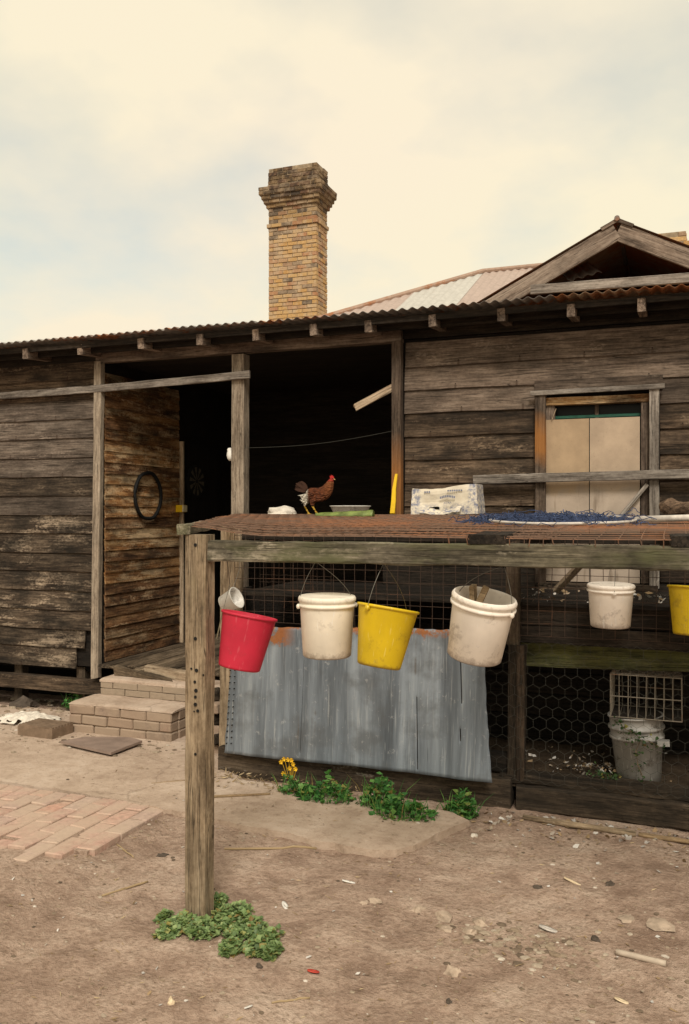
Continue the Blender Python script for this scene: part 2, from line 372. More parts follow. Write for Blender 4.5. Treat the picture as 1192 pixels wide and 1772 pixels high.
a.bump(a.math('ADD', s3, s1), 0.12, 0.004)
M['galv'] = a.done(c, a.mix(rf, (0.55, 0.55, 0.55), (0.9, 0.9, 0.9)), 0.4, a.math('MULTIPLY', a.math('SUBTRACT', 1.0, rf), 0.25))

# ground ----------------------------------------------------------------------
a = N('dirt'); p = a.pos()
n1 = a.noise(p, 1.3, 6, 0.65, dist=0.6); n2 = a.noise(p, 5, 8, 0.65); n3 = a.noise(p, 42, 6, 0.7); v = a.vor(p, 95)
n4 = a.noise(a.mul(p, (1.0, 1.0, 1.0)), 13, 6, 0.7)
c = a.ramp(a.math('ADD', a.math('MULTIPLY', n1, 0.5), a.math('MULTIPLY', n2, 0.5)), [(0.38, (0.250, 0.172, 0.130)), (0.50, (0.400, 0.292, 0.228)), (0.62, (0.50, 0.388, 0.312))])
c = a.mix(a.ramp(n3, [(0.34, 0.62), (0.52, 0.0)]), c, (0.19, 0.128, 0.090))
c = a.mix(a.ramp(n3, [(0.58, 0.0), (0.74, 0.5)]), c, (0.58, 0.475, 0.385))
c = a.mix(a.ramp(n4, [(0.56, 0.0), (0.70, 0.6)]), c, (0.235, 0.162, 0.116))
c = a.mix(a.math('MULTIPLY', a.ramp(v, [(0.10, 0.7), (0.22, 0.0)]), a.ramp(n4, [(0.42, 0.0), (0.6, 1.0)])), c, (0.46, 0.40, 0.33))
# damp, trodden soil along the foot of the coop
py_ = a.sep(p)[1]
dm = a.math('ADD', py_, a.math('MULTIPLY', a.math('SUBTRACT', n2, 0.5), 1.6))
c = a.mix(a.math('MULTIPLY', a.ramp(a.math('MULTIPLY', dm, 0.1), [(0.43, 0.0), (0.52, 0.55)]), a.ramp(a.sep(p)[0], [(0.0, 0.0), (1.0, 0.0)])), c, (0.15, 0.105, 0.072))
a.bump(a.math('ADD', a.math('MULTIPLY', n3, 0.6), a.math('ADD', n2, a.math('MULTIPLY', n4, 0.8))), 1.0, 0.028)
M['dirt'] = a.done(c, 0.95, 0.1)
a = N('soil_dark'); p = a.pos(); n1 = a.noise(p, 6, 8, 0.7); n3 = a.noise(p, 50, 5, 0.7)
c = a.ramp(n1, [(0.35, (0.030, 0.021, 0.014)), (0.65, (0.085, 0.062, 0.042))]); c = a.mix(a.ramp(n3, [(0.62, 0), (0.74, 0.6)]), c, (0.25, 0.20, 0.15))
a.bump(n3, 0.8, 0.02); M['soil'] = a.done(c, 0.95, 0.1)
a = N('worn_concrete'); p = a.pos(); n1 = a.noise(p, 1.6, 7, 0.62); n2 = a.noise(p, 9, 8, 0.7); n3 = a.noise(p, 70, 4, 0.7)
c = a.ramp(a.math('ADD', a.math('MULTIPLY', n1, 0.55), a.math('MULTIPLY', n2, 0.45)), [(0.36, (0.33, 0.245, 0.186)), (0.52, (0.465, 0.362, 0.285)), (0.66, (0.55, 0.45, 0.37))])
c = a.mix(a.ramp(n3, [(0.60, 0), (0.78, 0.35)]), c, (0.14, 0.105, 0.075))
tn_ = a.n('ShaderNodeTexNoise'); a.put(tn_.inputs['Vector'], p); tn_.inputs['Scale'].default_value = 2.2; tn_.inputs['Detail'].default_value = 5
ck = a.vor(a.mix(0.42, p, tn_.outputs['Color']), 0.95, 'DISTANCE_TO_EDGE')
c = a.mix(a.ramp(ck, [(0.0, 0.42), (0.007, 0.0)]), c, (0.16, 0.115, 0.085))
n5 = a.noise(p, 26, 5, 0.72); c = a.mix(a.ramp(n5, [(0.56, 0.0), (0.68, 0.5)]), c, (0.21, 0.15, 0.11)); c = a.mix(a.ramp(n5, [(0.30, 0.4), (0.42, 0.0)]), c, (0.56, 0.47, 0.38))
a.bump(a.math('ADD', a.math('ADD', n2, n5), a.math('MULTIPLY', n3, 0.4)), 0.6, 0.014); M['concrete'] = a.done(c, 0.92, 0.15)
def brickmat(name, stops, smear=None, sthr=0.55, soot=None):
    a = N(name); o = a.obj(); p = a.pos(); r = a.rnd()
    n1 = a.noise(o, 30, 6, 0.7, a.math('MULTIPLY', r, 40)); n2 = a.noise(p, 4.0, 6, 0.65); n3 = a.noise(p, 90, 3, 0.6)
    c = a.ramp(r, stops)
    c = a.mix(1.0, c, a.ramp(n1, [(0.3, 0.72), (0.7, 1.22)]), 'MULTIPLY')
    if smear: c = a.mix(a.ramp(n2, [(sthr - 0.06, 0), (sthr + 0.1, 0.75)]), c, smear)
    if soot:
        z0, z1, col = soot
        zz = a.math('ADD', a.sep(p)[2], a.math('MULTIPLY', a.math('SUBTRACT', n1, 0.5), 1.0))
        f = a.math('DIVIDE', a.math('SUBTRACT', zz, z0), z1 - z0)
        c = a.mix(a.math('MULTIPLY', a.ramp(f, [(0.0, 0.0), (1.0, 0.95)]), a.ramp(n2, [(0.42, 1.0), (0.64, 0.45)])), c, col)
    a.bump(a.math('ADD', n1, a.math('MULTIPLY', n3, 0.5)), 0.5, 0.006)
    return a.done(c, 0.92, 0.15)
M['ch_brick'] = brickmat('chimney_brick', [(0.0, (0.46, 0.27, 0.105)), (0.30, (0.51, 0.335, 0.155)), (0.52, (0.43, 0.30, 0.175)), (0.72, (0.40, 0.20, 0.105)), (0.88, (0.30, 0.22, 0.15)), (0.97, (0.15, 0.115, 0.085))], smear=(0.47, 0.36, 0.245), sthr=0.52, soot=(7.9, 8.7, (0.045, 0.036, 0.030)))
M['ch_mortar'] = flat('chimney_mortar', (0.30, 0.235, 0.16), 0.95, 0.1, 0.4, 12)
M['st_brick'] = brickmat('step_brick', [(0.0, (0.235, 0.15, 0.112)), (0.4, (0.275, 0.19, 0.143)), (0.7, (0.29, 0.215, 0.165)), (1.0, (0.235, 0.18, 0.14))], smear=(0.33, 0.25, 0.185), sthr=0.40)
M['st_grey'] = brickmat('rendered_step_brick', [(0.0, (0.25, 0.20, 0.15)), (1.0, (0.30, 0.24, 0.18))], smear=(0.31, 0.245, 0.185), sthr=0.36)
M['pv_brick'] = brickmat('paving_brick', [(0.0, (0.43, 0.275, 0.22)), (0.35, (0.48, 0.33, 0.27)), (0.6, (0.49, 0.29, 0.22)), (0.8, (0.46, 0.35, 0.285)), (1.0, (0.42, 0.30, 0.25))], smear=(0.46, 0.355, 0.275), sthr=0.45)
M['mortar'] = flat('step_mortar', (0.24, 0.18, 0.13), 0.95, 0.1, 0.35, 15)

# plants ---------------------------------------------------------------------
def leafmat(name, c0, c1, c2):
    a = N(name); r = a.island(); c = a.ramp(r, [(0.0, c0), (0.5, c1), (0.90, c2), (0.95, (0.28, 0.25, 0.07)), (1.0, (0.24, 0.15, 0.06))])
    n = a.noise(a.pos(), 60, 3, 0.6); c = a.mix(1.0, c, a.ramp(n, [(0.3, 0.75), (0.7, 1.2)]), 'MULTIPLY')
    a.done(c, 0.5, 0.35)
    tr = a.n('ShaderNodeBsdfTranslucent'); a.put(tr.inputs[0], a.mix(1.0, c, (1.2, 1.3, 0.6), 'MULTIPLY'))
    mx = a.n('ShaderNodeMixShader'); mx.inputs[0].default_value = 0.25
    a.t.links.new(a.b.outputs[0], mx.inputs[1]); a.t.links.new(tr.outputs[0], mx.inputs[2]); a.t.links.new(mx.outputs[0], a.out.inputs[0])
    return a.mat
M['leaf'] = leafmat('weed_leaf', (0.030, 0.115, 0.026), (0.065, 0.205, 0.045), (0.15, 0.31, 0.075))
M['clover'] = leafmat('clover_leaf', (0.10, 0.155, 0.06), (0.18, 0.27, 0.10), (0.31, 0.39, 0.17))
M['vine'] = leafmat('vine_leaf', (0.020, 0.050, 0.015), (0.04, 0.085, 0.025), (0.065, 0.115, 0.035))
M['petal'] = flat('yellow_petal', (0.75, 0.45, 0.02), 0.6)
M['stem'] = flat('green_stem', (0.07, 0.13, 0.04), 0.7)
a = N('pebble'); r = a.island(); n = a.noise(a.pos(), 70, 4, 0.6)
c = a.ramp(r, [(0.0, (0.10, 0.075, 0.055)), (0.35, (0.25, 0.19, 0.135)), (0.72, (0.33, 0.27, 0.205)), (0.93, (0.42, 0.36, 0.29)), (1.0, (0.58, 0.53, 0.47))])
a.bump(n, 0.3, 0.004); M['pebble'] = a.done(a.mix(1.0, c, a.ramp(n, [(0.3, 0.8), (0.7, 1.15)]), 'MULTIPLY'), 0.9, 0.15)
a = N('litter'); r = a.island()
c = a.ramp(r, [(0.0, (0.55, 0.53, 0.50)), (0.25, (0.38, 0.36, 0.34)), (0.5, (0.30, 0.21, 0.12)), (0.75, (0.22, 0.155, 0.09)), (1.0, (0.65, 0.63, 0.60))]); M['litter'] = a.done(c, 0.8, 0.2)
a = N('straw'); r = a.island()
c = a.ramp(r, [(0.0, (0.16, 0.11, 0.06)), (0.5, (0.30, 0.215, 0.12)), (1.0, (0.45, 0.36, 0.23))]); M['straw'] = a.done(c, 0.8, 0.2)

M['p_white'] = plastic('cream_white_plastic', (0.86, 0.79, 0.67), (0.26, 0.20, 0.15), 0.32, low=0.05)
M['p_white2'] = plastic('grubby_white_plastic', (0.84, 0.77, 0.69), (0.22, 0.17, 0.14), 0.45, low=0.05)
M['p_red'] = plastic('red_plastic', (0.52, 0.020, 0.050), (0.20, 0.03, 0.03), 0.35, (0.62, 0.12, 0.15), rough=0.5)
M['p_yellow'] = plastic('yellow_plastic', (0.62, 0.43, 0.010), (0.26, 0.16, 0.02), 0.5, (0.72, 0.58, 0.15), rough=0.4, low=0.03)
M['p_grey'] = plastic('dirty_grey_plastic', (0.36, 0.35, 0.335), (0.10, 0.08, 0.06), 0.8, low=0.12)
M['enamel'] = plastic('white_enamel', (0.68, 0.66, 0.62), (0.16, 0.13, 0.11), 0.7, rough=0.35, spec=0.5)
M['tin'] = flat('dull_tin', (0.42, 0.42, 0.40), 0.45, 0.4, 0.3, 30, 0.6)
M['white'] = flat('white_paint', (0.66, 0.64, 0.60), 0.6, 0.3, 0.15)
M['offwhite'] = flat('weathered_white_tube', (0.50, 0.46, 0.42), 0.6, 0.3, 0.3)
M['cloth'] = flat('dirty_white_cloth', (0.62, 0.57, 0.50), 0.95, 0.1, 0.25, 25, bump=0.6)
def hardboard(name, base, low):
    a = N(name); p = a.pos(); n1 = a.noise(p, 5.0, 5, 0.65); n2 = a.noise(a.mul(p, (22, 1, 2.2)), 1.0, 4, 0.6); n3 = a.noise(p, 60, 3, 0.6)
    z = a.math('ADD', a.sep(p)[2], a.math('MULTIPLY', a.math('SUBTRACT', n1, 0.5), 0.25))
    c = a.mix(a.ramp(z, [(0.0, 0.0), (1.0, 0.0)]), base, base)
    c = a.mix(a.ramp(a.math('SUBTRACT', z, 1.0), [(0.93, 1.0), (1.08, 0.0)]), base, low)
    c = a.mix(1.0, c, a.ramp(n1, [(0.3, 0.78), (0.7, 1.12)]), 'MULTIPLY')
    wet = a.math('MULTIPLY', a.ramp(n2, [(0.55, 0.0), (0.68, 0.7)]), a.ramp(a.math('SUBTRACT', z, 1.0), [(0.85, 1.0), (1.05, 0.12)]))
    c = a.mix(wet, c, tuple(x * 0.42 for x in base))
    c = a.mix(a.ramp(n3, [(0.62, 0.0), (0.75, 0.3)]), c, (0.12, 0.09, 0.065))
    return a.done(c, 0.8, 0.2)
M['hardboard'] = hardboard('tan_hardboard', (0.37, 0.27, 0.175), (0.41, 0.335, 0.27))
M['hardboard2'] = hardboard('pink_hardboard', (0.42, 0.325, 0.24), (0.43, 0.355, 0.29))
M['green'] = flat('green_paint', (0.016, 0.085, 0.058), 0.5, 0.3)
M['black'] = flat('black_rubber', (0.010, 0.010, 0.010), 0.75, 0.2)
M['glass'] = N('dark_window_glass').done((0.006, 0.007, 0.008), 0.35, 0.15)
M['stone'] = flat('buff_stone', (0.375, 0.295, 0.228), 0.95, 0.1, 0.35, 18, bump=0.6)
M['stone_d'] = flat('dark_stone', (0.085, 0.068, 0.055), 0.95, 0.1, 0.35, 18, bump=0.6)
M['shell'] = flat('pale_shell', (0.62, 0.50, 0.34), 0.6, 0.3, 0.2, 40)
M['redscrap'] = flat('red_scrap', (0.45, 0.06, 0.04), 0.7)
M['slate'] = flat('grey_slab', (0.235, 0.175, 0.145), 0.9, 0.15, 0.2, 8)
M['blockm'] = flat('brown_block', (0.19, 0.135, 0.095), 0.95, 0.1, 0.3, 14)
M['netblue'] = flat('blue_net_twine', (0.040, 0.058, 0.120), 0.8, 0.2, 0.6, 30)
M['ppipe'] = flat('dull_pvc', (0.42, 0.35, 0.28), 0.6, 0.3, 0.15)
M['log'] = wood('rough_log', (0.025, 0.017, 0.012), (0.085, 0.055, 0.036), (0.20, 0.135, 0.09), None, grime=0.6)
M['marrow'] = flat('green_rind', (0.13, 0.17, 0.045), 0.5, 0.4, 0.6, 14)
M['yellowp'] = flat('yellow_paint', (0.72, 0.46, 0.012), 0.5, 0.3, 0.12)
M['creamp'] = flat('cream_paint', (0.62, 0.55, 0.36), 0.5, 0.3, 0.12)
M['dartp'] = flat('dark_cream', (0.10, 0.085, 0.06), 0.8)  # darkened cream for the dartboard segments
M['rope'] = flat('dull_twine', (0.22, 0.19, 0.12), 0.9)

# ================================================================== ground
def gz(x, y):
    if y > 8 or y < -3 or abs(x) > 9: return 0.0
    inside = max(0.0, min(1.0, (y - 4.62) / 0.25)) * max(0.0, min(1.0, (-1.5 - x) / 0.25))
    if x < -2.85 and 3.5 < y <= 4.65: inside = max(inside, max(0.0, min(1.0, (y - 3.72) / 0.22)))
    if x < -2.7 and 3.2 < y < 3.86: v_lift = 0.016 * min(1.0, (y - 3.2) / 0.3) * min(1.0, (3.86 - y) / 0.15) * min(1.0, (-2.7 - x) / 0.15)
    else: v_lift = 0.0
    v = 0.020 * noise.noise(Vector((x * 0.9, y * 0.9, 1.3))) + 0.010 * noise.noise(Vector((x * 2.7, y * 2.7, 5.1))) + 0.009 * noise.noise(Vector((x * 7, y * 7, 2.2))) + 0.0042 * noise.noise(Vector((x * 23, y * 23, 7.7)))
    v += 0.016 * abs(noise.noise(Vector((x * 3.4, y * 3.4, 8.8)))) + 0.010 * abs(noise.noise(Vector((x * 6.5, y * 5.5, 4.1)))) - 0.008
    return v * (1 - 0.75 * inside) - 0.010 * inside + v_lift
def steps(lo, hi, d):
    n = int(round((hi - lo) / d)); return [lo + (hi - lo) * i / n for i in range(n + 1)]
xs = [-600, -200, -60, -25, -14] + steps(-9.5, -4.0, 0.12)[:-1] + steps(-4.0, 1.4, 0.025)[:-1] + steps(1.4, 4, 0.15) + [8, 20, 60, 200, 600]
ys = [-600, -200, -60, -20, -6] + steps(-2, 1.9, 0.2)[:-1] + steps(1.9, 6.2, 0.025)[:-1] + steps(6.2, 9, 0.15) + [14, 30, 80, 250, 700]
m = MB()
for y in ys:
    for x in xs: m.vert((x, y, gz(x, y)))
nx = len(xs)
for j in range(len(ys) - 1):
    for i in range(nx - 1): m.face((j * nx + i, j * nx + i + 1, (j + 1) * nx + i + 1, (j + 1) * nx + i))
ground = m.build('ground', M['dirt'], None, None, True); tag(ground, kind='structure')

# concrete path ---------------------------------------------------------------
edge = [(-9.0, 4.62), (-6.0, 4.60), (-5.2, 4.62), (-4.2, 4.60), (-3.75, 4.62), (-3.3, 4.56), (-2.93, 4.53), (-2.6, 4.50), (-2.28, 4.45), (-2.05, 4.44), (-1.85, 4.38), (-1.66, 4.37), (-1.5, 4.36), (-1.38, 4.42), (-1.29, 4.55), (-1.25, 4.70), (-1.18, 4.86), (-1.12, 4.98), (-1.25, 5.08), (-1.55, 5.12), (-1.9, 5.10), (-2.2, 5.14), (-2.45, 5.2), (-2.7, 5.22), (-2.9, 5.35), (-3.1, 5.6), (-3.2, 6.0), (-3.2, 6.45)]
pts = []
for i in range(len(edge) - 1):
    p, q = Vector(edge[i]), Vector(edge[i + 1]); k = max(2, int((q - p).length / 0.05))
    for j in range(k):
        r_ = p.lerp(q, j / k); s_ = 0.012 if i > 2 else 0.006
        pts.append((r_.x + s_ * noise.noise(Vector((r_.x * 14, r_.y * 14, 0))), r_.y + 3.0 * s_ * noise.noise(Vector((r_.x * 13, r_.y * 13, 9)))))
pts += [(-3.2, 6.45), (-9.0, 6.45)]
bm = bmesh.new()
vs = [bm.verts.new((x, y, 0.026 + 0.006 * noise.noise(Vector((x * 1.5, y * 1.5, 3))))) for x, y in pts]
f = bm.faces.new(vs)
ex = bmesh.ops.extrude_face_region(bm, geom=[f])
for e in ex['geom']:
    if isinstance(e, bmesh.types.BMVert): e.co.z = -0.06
bmesh.ops.triangulate(bm, faces=bm.faces[:]); bmesh.ops.recalc_face_normals(bm, faces=bm.faces[:])
me = bpy.data.meshes.new('concrete_path'); bm.to_mesh(me); bm.free(); me.materials.append(M['concrete'])
path = bpy.data.objects.new('concrete_path', me); _reg(path, Matrix.Identity(4), None); tag(path, kind='structure')

# brick paving ------------------------------------------------------------------
pav = empty('brick_paving', (-3.9, 4.0, 0)); tag(pav, kind='structure')
def brickmesh(name, l, w_, h, mat, ch=0.005, seed=0, jit=0.002):
    rn = random.Random(seed); bm = bmesh.new(); bmesh.ops.create_cube(bm, size=1.0)
    for v_ in bm.verts: v_.co = Vector((v_.co.x * l, v_.co.y * w_, v_.co.z * h)) + Vector((rn.uniform(-jit, jit), rn.uniform(-jit, jit), rn.uniform(-jit, jit)))
    bmesh.ops.bevel(bm, geom=bm.edges[:], offset=ch, segments=1, affect='EDGES')
    me = bpy.data.meshes.new(name); bm.to_mesh(me); bm.free(); me.materials.append(mat); return me
pvm = [brickmesh('brick', 0.112, 0.230, 0.07, M['pv_brick'], 0.006, i, 0.003) for i in range(6)]
bed = MB(); bed.box((-6.3, 3.83, -0.03), (-2.90, 4.57, 0.0185)); bo = bed.build('sand_bed', M['dirt'], pav)
col_i = 0; x = -2.865 - 0.06
while x > -6.2:
    off = 0.12 * (col_i % 2) + random.uniform(-0.012, 0.012)
    y = 4.57 - 0.118 + off * 0.0
    yy = 4.565 - 0.118 - (0.12 if col_i % 2 else 0)
    if col_i % 2:
        # half brick against the concrete
        Mx = Matrix.Translation((x, 4.565 - 0.055, -0.008)) @ Matrix.Diagonal((1, 0.46, 1, 1))
        inst('brick', random.choice(pvm), Mx, pav)
        yy = 4.565 - 0.113 - 0.122
    lim = 3.66 - 0.20 * noise.noise(Vector((x * 2.2, 0, 4))) - (0.05 if x < -3.3 else 0)
    while yy > lim:
        if not (x > -2.96 and yy < 3.95):
            Mx = Matrix.Translation((x + random.uniform(-.003, .003), yy + random.uniform(-.003, .003), -0.010 + random.uniform(-.005, .005) - max(0, 3.85 - yy) * 0.07)) @ Euler((R(random.uniform(-1.3, 1.3)), R(random.uniform(-1.6, 1.6)), R(random.uniform(-1, 1)))).to_matrix().to_4x4()
            inst('brick', random.choice(pvm), Mx, pav)
        yy -= 0.239
    x -= 0.1195; col_i += 1

# ================================================================== house
HY = 6.5; XL, XR = -9.0, 3.2; XA, XB = -4.75, -2.02; TOP = 3.13; EY = 6.12; EZ = 3.275
house = empty('house', (-3.0, 8.0, 0), 'old weatherboard house with corrugated iron roof and dark open porch', 'house')
def hpart(name, boxes, mat):
    m = MB()
    for lo, hi in boxes: m.box(lo, hi)
    return m.build(name, mat, house)
# wall linings (behind the boards), with the window opening left free
WX0, WX1, WZ0, WZ1 = -0.90, -0.19, 1.29, 2.63
lw = hpart('wall', [((XL, 6.535, 0.42), (XA - 0.02, 6.62, TOP)), ((XL, 6.62, 0.42), (XL + 0.08, 12.0, 3.3))], M['lining'])
rw = hpart('wall', [((XB + 0.02, 6.535, 0.42), (WX0, 6.62, TOP)), ((WX1, 6.535, 0.42), (XR, 6.62, TOP)), ((WX0, 6.535, WZ1), (WX1, 6.62, TOP)), ((WX0, 6.535, 0.42), (WX1, 6.62, WZ0)), ((XB, 6.62, 0.45), (XB + 0.08, 9.0, 3.3)), ((XR - 0.08, 6.62, 0.45), (XR, 12.0, 3.3))], M['lining'])
pw = hpart('wall', [((XA - 0.08, 6.62, 0.42), (XA - 0.025, 9.0, 3.3))], M['lining'])
bw = hpart('wall', [((XA - 0.08, 9.0, 0.3), (XB + 0.1, 9.1, 3.6)), ((XL + 0.1, 11.9, 0.3), (XR - 0.1, 12.0, 3.4))], M['lining'])
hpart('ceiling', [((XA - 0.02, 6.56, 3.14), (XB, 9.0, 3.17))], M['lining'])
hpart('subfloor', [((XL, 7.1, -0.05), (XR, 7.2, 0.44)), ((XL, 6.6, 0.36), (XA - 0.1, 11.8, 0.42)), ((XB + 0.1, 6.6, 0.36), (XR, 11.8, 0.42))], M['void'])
# weatherboards
def lap(parent, X0, X1, z, matn, wid=0.187, seed=0, y=HY, slope=0.0, lowjit=0.006):
    board('weatherboard', (X0, y + 0.008, z + wid / 2), (X1, y + 0.008, z + wid / 2 + slope), wid, 0.016, M[matn], parent, wedge=0.017, jit=0.0014, ragged=0.012, lowjit=lowjit, seed=seed, cham=0.002)
z = 0.40; i = 0
mats_l = ['wb_dark', 'wb_dark', 'wb_dark', 'wb_dark', 'wb_dark', 'wb_dark', 'wb_dark', 'wb_dark', 'wb_grey', 'wb_dark', 'wb_grey', 'wb_grey', 'wb_grey', 'wb_grey', 'wb_warm', 'wb_warm']
while z < TOP - 0.06:
    x1 = XA - 0.075 - (0.22 if i == 0 else 0.12 if i == 1 else random.uniform(0, 0.008))
    lap(lw, XL, x1, z, mats_l[min(i, 15)], seed=100 + i, slope=random.uniform(-0.006, 0.006), lowjit=0.016 if i < 3 else 0.006)
    z += 0.172; i += 1
z = 0.42; i = 0
mats_r = ['dark', 'dark', 'wb_dark2', 'dark', 'dark', 'wb_dark2', 'wb_dark2', 'wb_dark2', 'wb_dark2', 'wb_warm', 'wb_dark2', 'wb_warm', 'wb_mid', 'wb_mid', 'wb_mid', 'wb_mid']
while z < TOP - 0.05:
    mt = mats_r[min(i, 15)]
    sl = random.uniform(-0.004, 0.004)
    if z + 0.187 > WZ0 and z < WZ1 + 0.02:
        lap(rw, XB + 0.05, WX0 - 0.06, z, mt, 0.193, 200 + i, slope=sl); lap(rw, WX1 + 0.07, XR, z, mt, 0.193, 240 + i, slope=sl)
    else: lap(rw, XB + 0.05, XR, z, mt, 0.193, 200 + i, slope=sl)
    z += 0.178; i += 1
board('weatherboard', (WX0 - 0.08, HY - 0.006, 2.705), (WX1 + 0.09, HY - 0.006, 2.705), 0.10, 0.02, M['wb_mid'], rw, jit=0.001)
# porch return wall boards (narrower), facing +X
z = 0.47; i = 0
while z < 2.95:
    M0 = board('weatherboard', (XA - 0.004, 7.76, z + 0.052), (XA - 0.004, 6.53, z + 0.052 + random.uniform(-.003, .003)), 0.106, 0.014, M['wb_porch2'] if (i < 7 or i in (9, 12, 17, 21, 23)) else M['wb_porch'], pw, wedge=-0.012, jit=0.0012, seed=300 + i, cham=0.002)
    z += 0.0985; i += 1
# door at the far end of the return wall
board('door_jamb', (XA + 0.012, 7.79, 0.47), (XA + 0.012, 7.79, 2.52), 0.028, 0.05, M['pale'], house, up=(0, 1, 0), jit=0.001)
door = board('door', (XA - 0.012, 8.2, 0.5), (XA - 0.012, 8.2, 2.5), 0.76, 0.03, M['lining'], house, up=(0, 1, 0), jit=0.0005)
# posts and beams of the porch
cp = board('corner_post', at(166, 1172, HY - 0.04) + Vector((0, 0, 0)), Vector((at(172, 612, HY - 0.04).x, HY - 0.04, TOP - 0.02)), 0.075, 0.055, M['post'], house, up=(1, 0, 0), jit=0.002, ragged=0.03)
pp = board('porch_post', (-3.40, HY - 0.0, 0.45), (-3.39, HY - 0.0, 3.10), 0.115, 0.10, M['post'], house, up=(1, 0, 0), jit=0.002)
sp = board('corner_post', (XB + 0.0, HY - 0.035, 0.42), (XB + 0.0, HY - 0.035, TOP - 0.02), 0.075, 0.07, M['stained'], house, up=(1, 0, 0), jit=0.0015)
board('beam', (XA - 0.05, HY - 0.0, 3.155), (XB + 0.03, HY - 0.0, 3.155), 0.085, 0.08, M['rafter'], house, jit=0.002)
board('plate', (XL, HY + 0.03, 3.18), (XA - 0.05, HY + 0.03, 3.18), 0.09, 0.05, M['dark'], house)
board('plate', (XB + 0.03, HY + 0.03, 3.18), (XR, HY + 0.03, 3.18), 0.09, 0.05, M['dark'], house)
p0, p1 = at(-30, 687, HY - 0.045), at(432, 648, HY - 0.075)
board('batten', p0, p1, 0.062, 0.028, M['trim'], house, jit=0.002, ragged=0.02, bow=-0.012)
# porch floor: planks running back from the front edge, ragged ends
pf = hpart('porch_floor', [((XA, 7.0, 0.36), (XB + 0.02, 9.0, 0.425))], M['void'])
x = XA + 0.07; i = 0
while x < XB:
    y0 = 6.44 + random.uniform(-0.05, 0.07)
    board('floor_board', (x, y0, 0.452 + random.uniform(-.006, .006)), (x, 8.95, 0.452), 0.118, 0.026, M['floor'], pf, up=(1, 0, 0), jit=0.003, ragged=0.05, seed=400 + i)
    x += 0.124; i += 1
board('bearer', (XA + 0.1, 6.62, 0.365), (XB, 6.62, 0.365), 0.13, 0.07, M['sleeper'], house, jit=0.004)
board('bearer', (XL, 6.53, 0.245), (XA - 0.03, 6.53, 0.240), 0.12, 0.09, M['wb_warm'], house, jit=0.004, ragged=0.05)
for sx_ in (-5.05, -5.75, -6.5): board('stump', (sx_, 6.62, -0.05), (sx_, 6.62, 0.40), 0.09, 0.09, M['sleeper'], house, up=(1, 0, 0))
for sx_ in (-4.6, -3.4, -2.2): board('stump', (sx_, 6.72, -0.05), (sx_, 6.72, 0.36), 0.10, 0.10, M['sleeper'], house, up=(1, 0, 0))
# broken bearers lying under the front edge of the porch floor
board('bearer', at(200, 1162, 6.36), at(318, 1192, 6.30), 0.10, 0.07, M['floor'], house, jit=0.008, ragged=0.05)
board('bearer', at(255, 1160, 6.42), at(352, 1176, 6.34), 0.085, 0.07, M['pale'], house, jit=0.010, ragged=0.05)

# ---- skillion roof: separate corrugated sheets
def corr(name, X0, X1, yz0, yz1, mat, parent, pitch=0.076, amp=0.0095, seed=0, ns=3, sag=0.0):
    """corrugated sheet between the front edge (y,z) and the back edge (y,z)"""
    rn = random.Random(seed); m = MB(); n = max(4, int((X1 - X0) / (pitch / 6))); th = 0.0025
    ph = X0 / pitch * 2 * math.pi
    for side in (0, 1):
        for j in range(ns + 1):
            f = j / ns
            for k in range(n + 1):
                x = X0 + (X1 - X0) * k / n
                zz = amp * math.sin(2 * math.pi * x / pitch) + (0.004 * noise.noise(Vector((x * 2.1, f * 2, seed)))) - side * th - sag * math.sin(math.pi * (x - X0) / (X1 - X0)) * (1 - f)
                yy = yz0[0] + (yz1[0] - yz0[0]) * f + (0.012 * noise.noise(Vector((x * 1.7, seed, 4))) if j == 0 else 0)
                m.vert((x, yy, yz0[1] + (yz1[1] - yz0[1]) * f + zz))
    A = (ns + 1) * (n + 1)
    for j in range(ns):
        for k in range(n):
            a0 = j * (n + 1) + k
            m.face((a0, a0 + 1, a0 + n + 2, a0 + n + 1)); m.face((A + a0, A + a0 + n + 1, A + a0 + n + 2, A + a0 + 1))
    for k in range(n): m.face((k, A + k, A + k + 1, k + 1))
    for j in range(ns):
        a0 = j * (n + 1); m.face((a0, a0 + n + 1, A + a0 + n + 1, A + a0)); b0 = a0 + n; m.face((b0, A + b0, A + b0 + n + 1, b0 + n + 1))
    return m.build(name, mat, parent, None, True)
roof = hpart('roof', [((XL, 6.20, 3.20), (XR, 6.23, 3.245)), ((XL, 7.2, 3.30), (XR, 7.25, 3.345)), ((XL, 8.3, 3.40), (XR, 8.35, 3.445))], M['dark'])
x = XL - 0.2; i = 0
while x < XR + 0.2:
    x1 = x + 0.80
    corr('corrugated_sheet', x, x1, (EY + random.uniform(-.015, .015), EZ + (0.004 if i % 2 else 0)), (9.2, EZ + 0.255 + (0.004 if i % 2 else 0)), M['roof_rust'] if x > -1.6 else M['roof_iron'], roof, seed=i)
    x += 0.76; i += 1
for k, (px, py) in enumerate([(-50, 608), (45, 603), (137, 595), (245, 586), (347, 579), (442, 576), (543, 572), (637, 565), (748, 556), (867, 548), (988, 538), (1110, 526), (1235, 515)]):
    c = at(px, py, 6.20)
    board('rafter', (c.x, 6.20 + random.uniform(-.02, .02), EZ - 0.085 + random.uniform(-.006, .006)), (c.x, 8.9, EZ + 0.14), 0.088, 0.055, M['rafter'], roof, up=(0, 0, 1), jit=0.002, ragged=0.012)
board('fascia', (XL, 6.33, 3.215), (XR, 6.33, 3.215), 0.09, 0.02, M['dark'], roof)
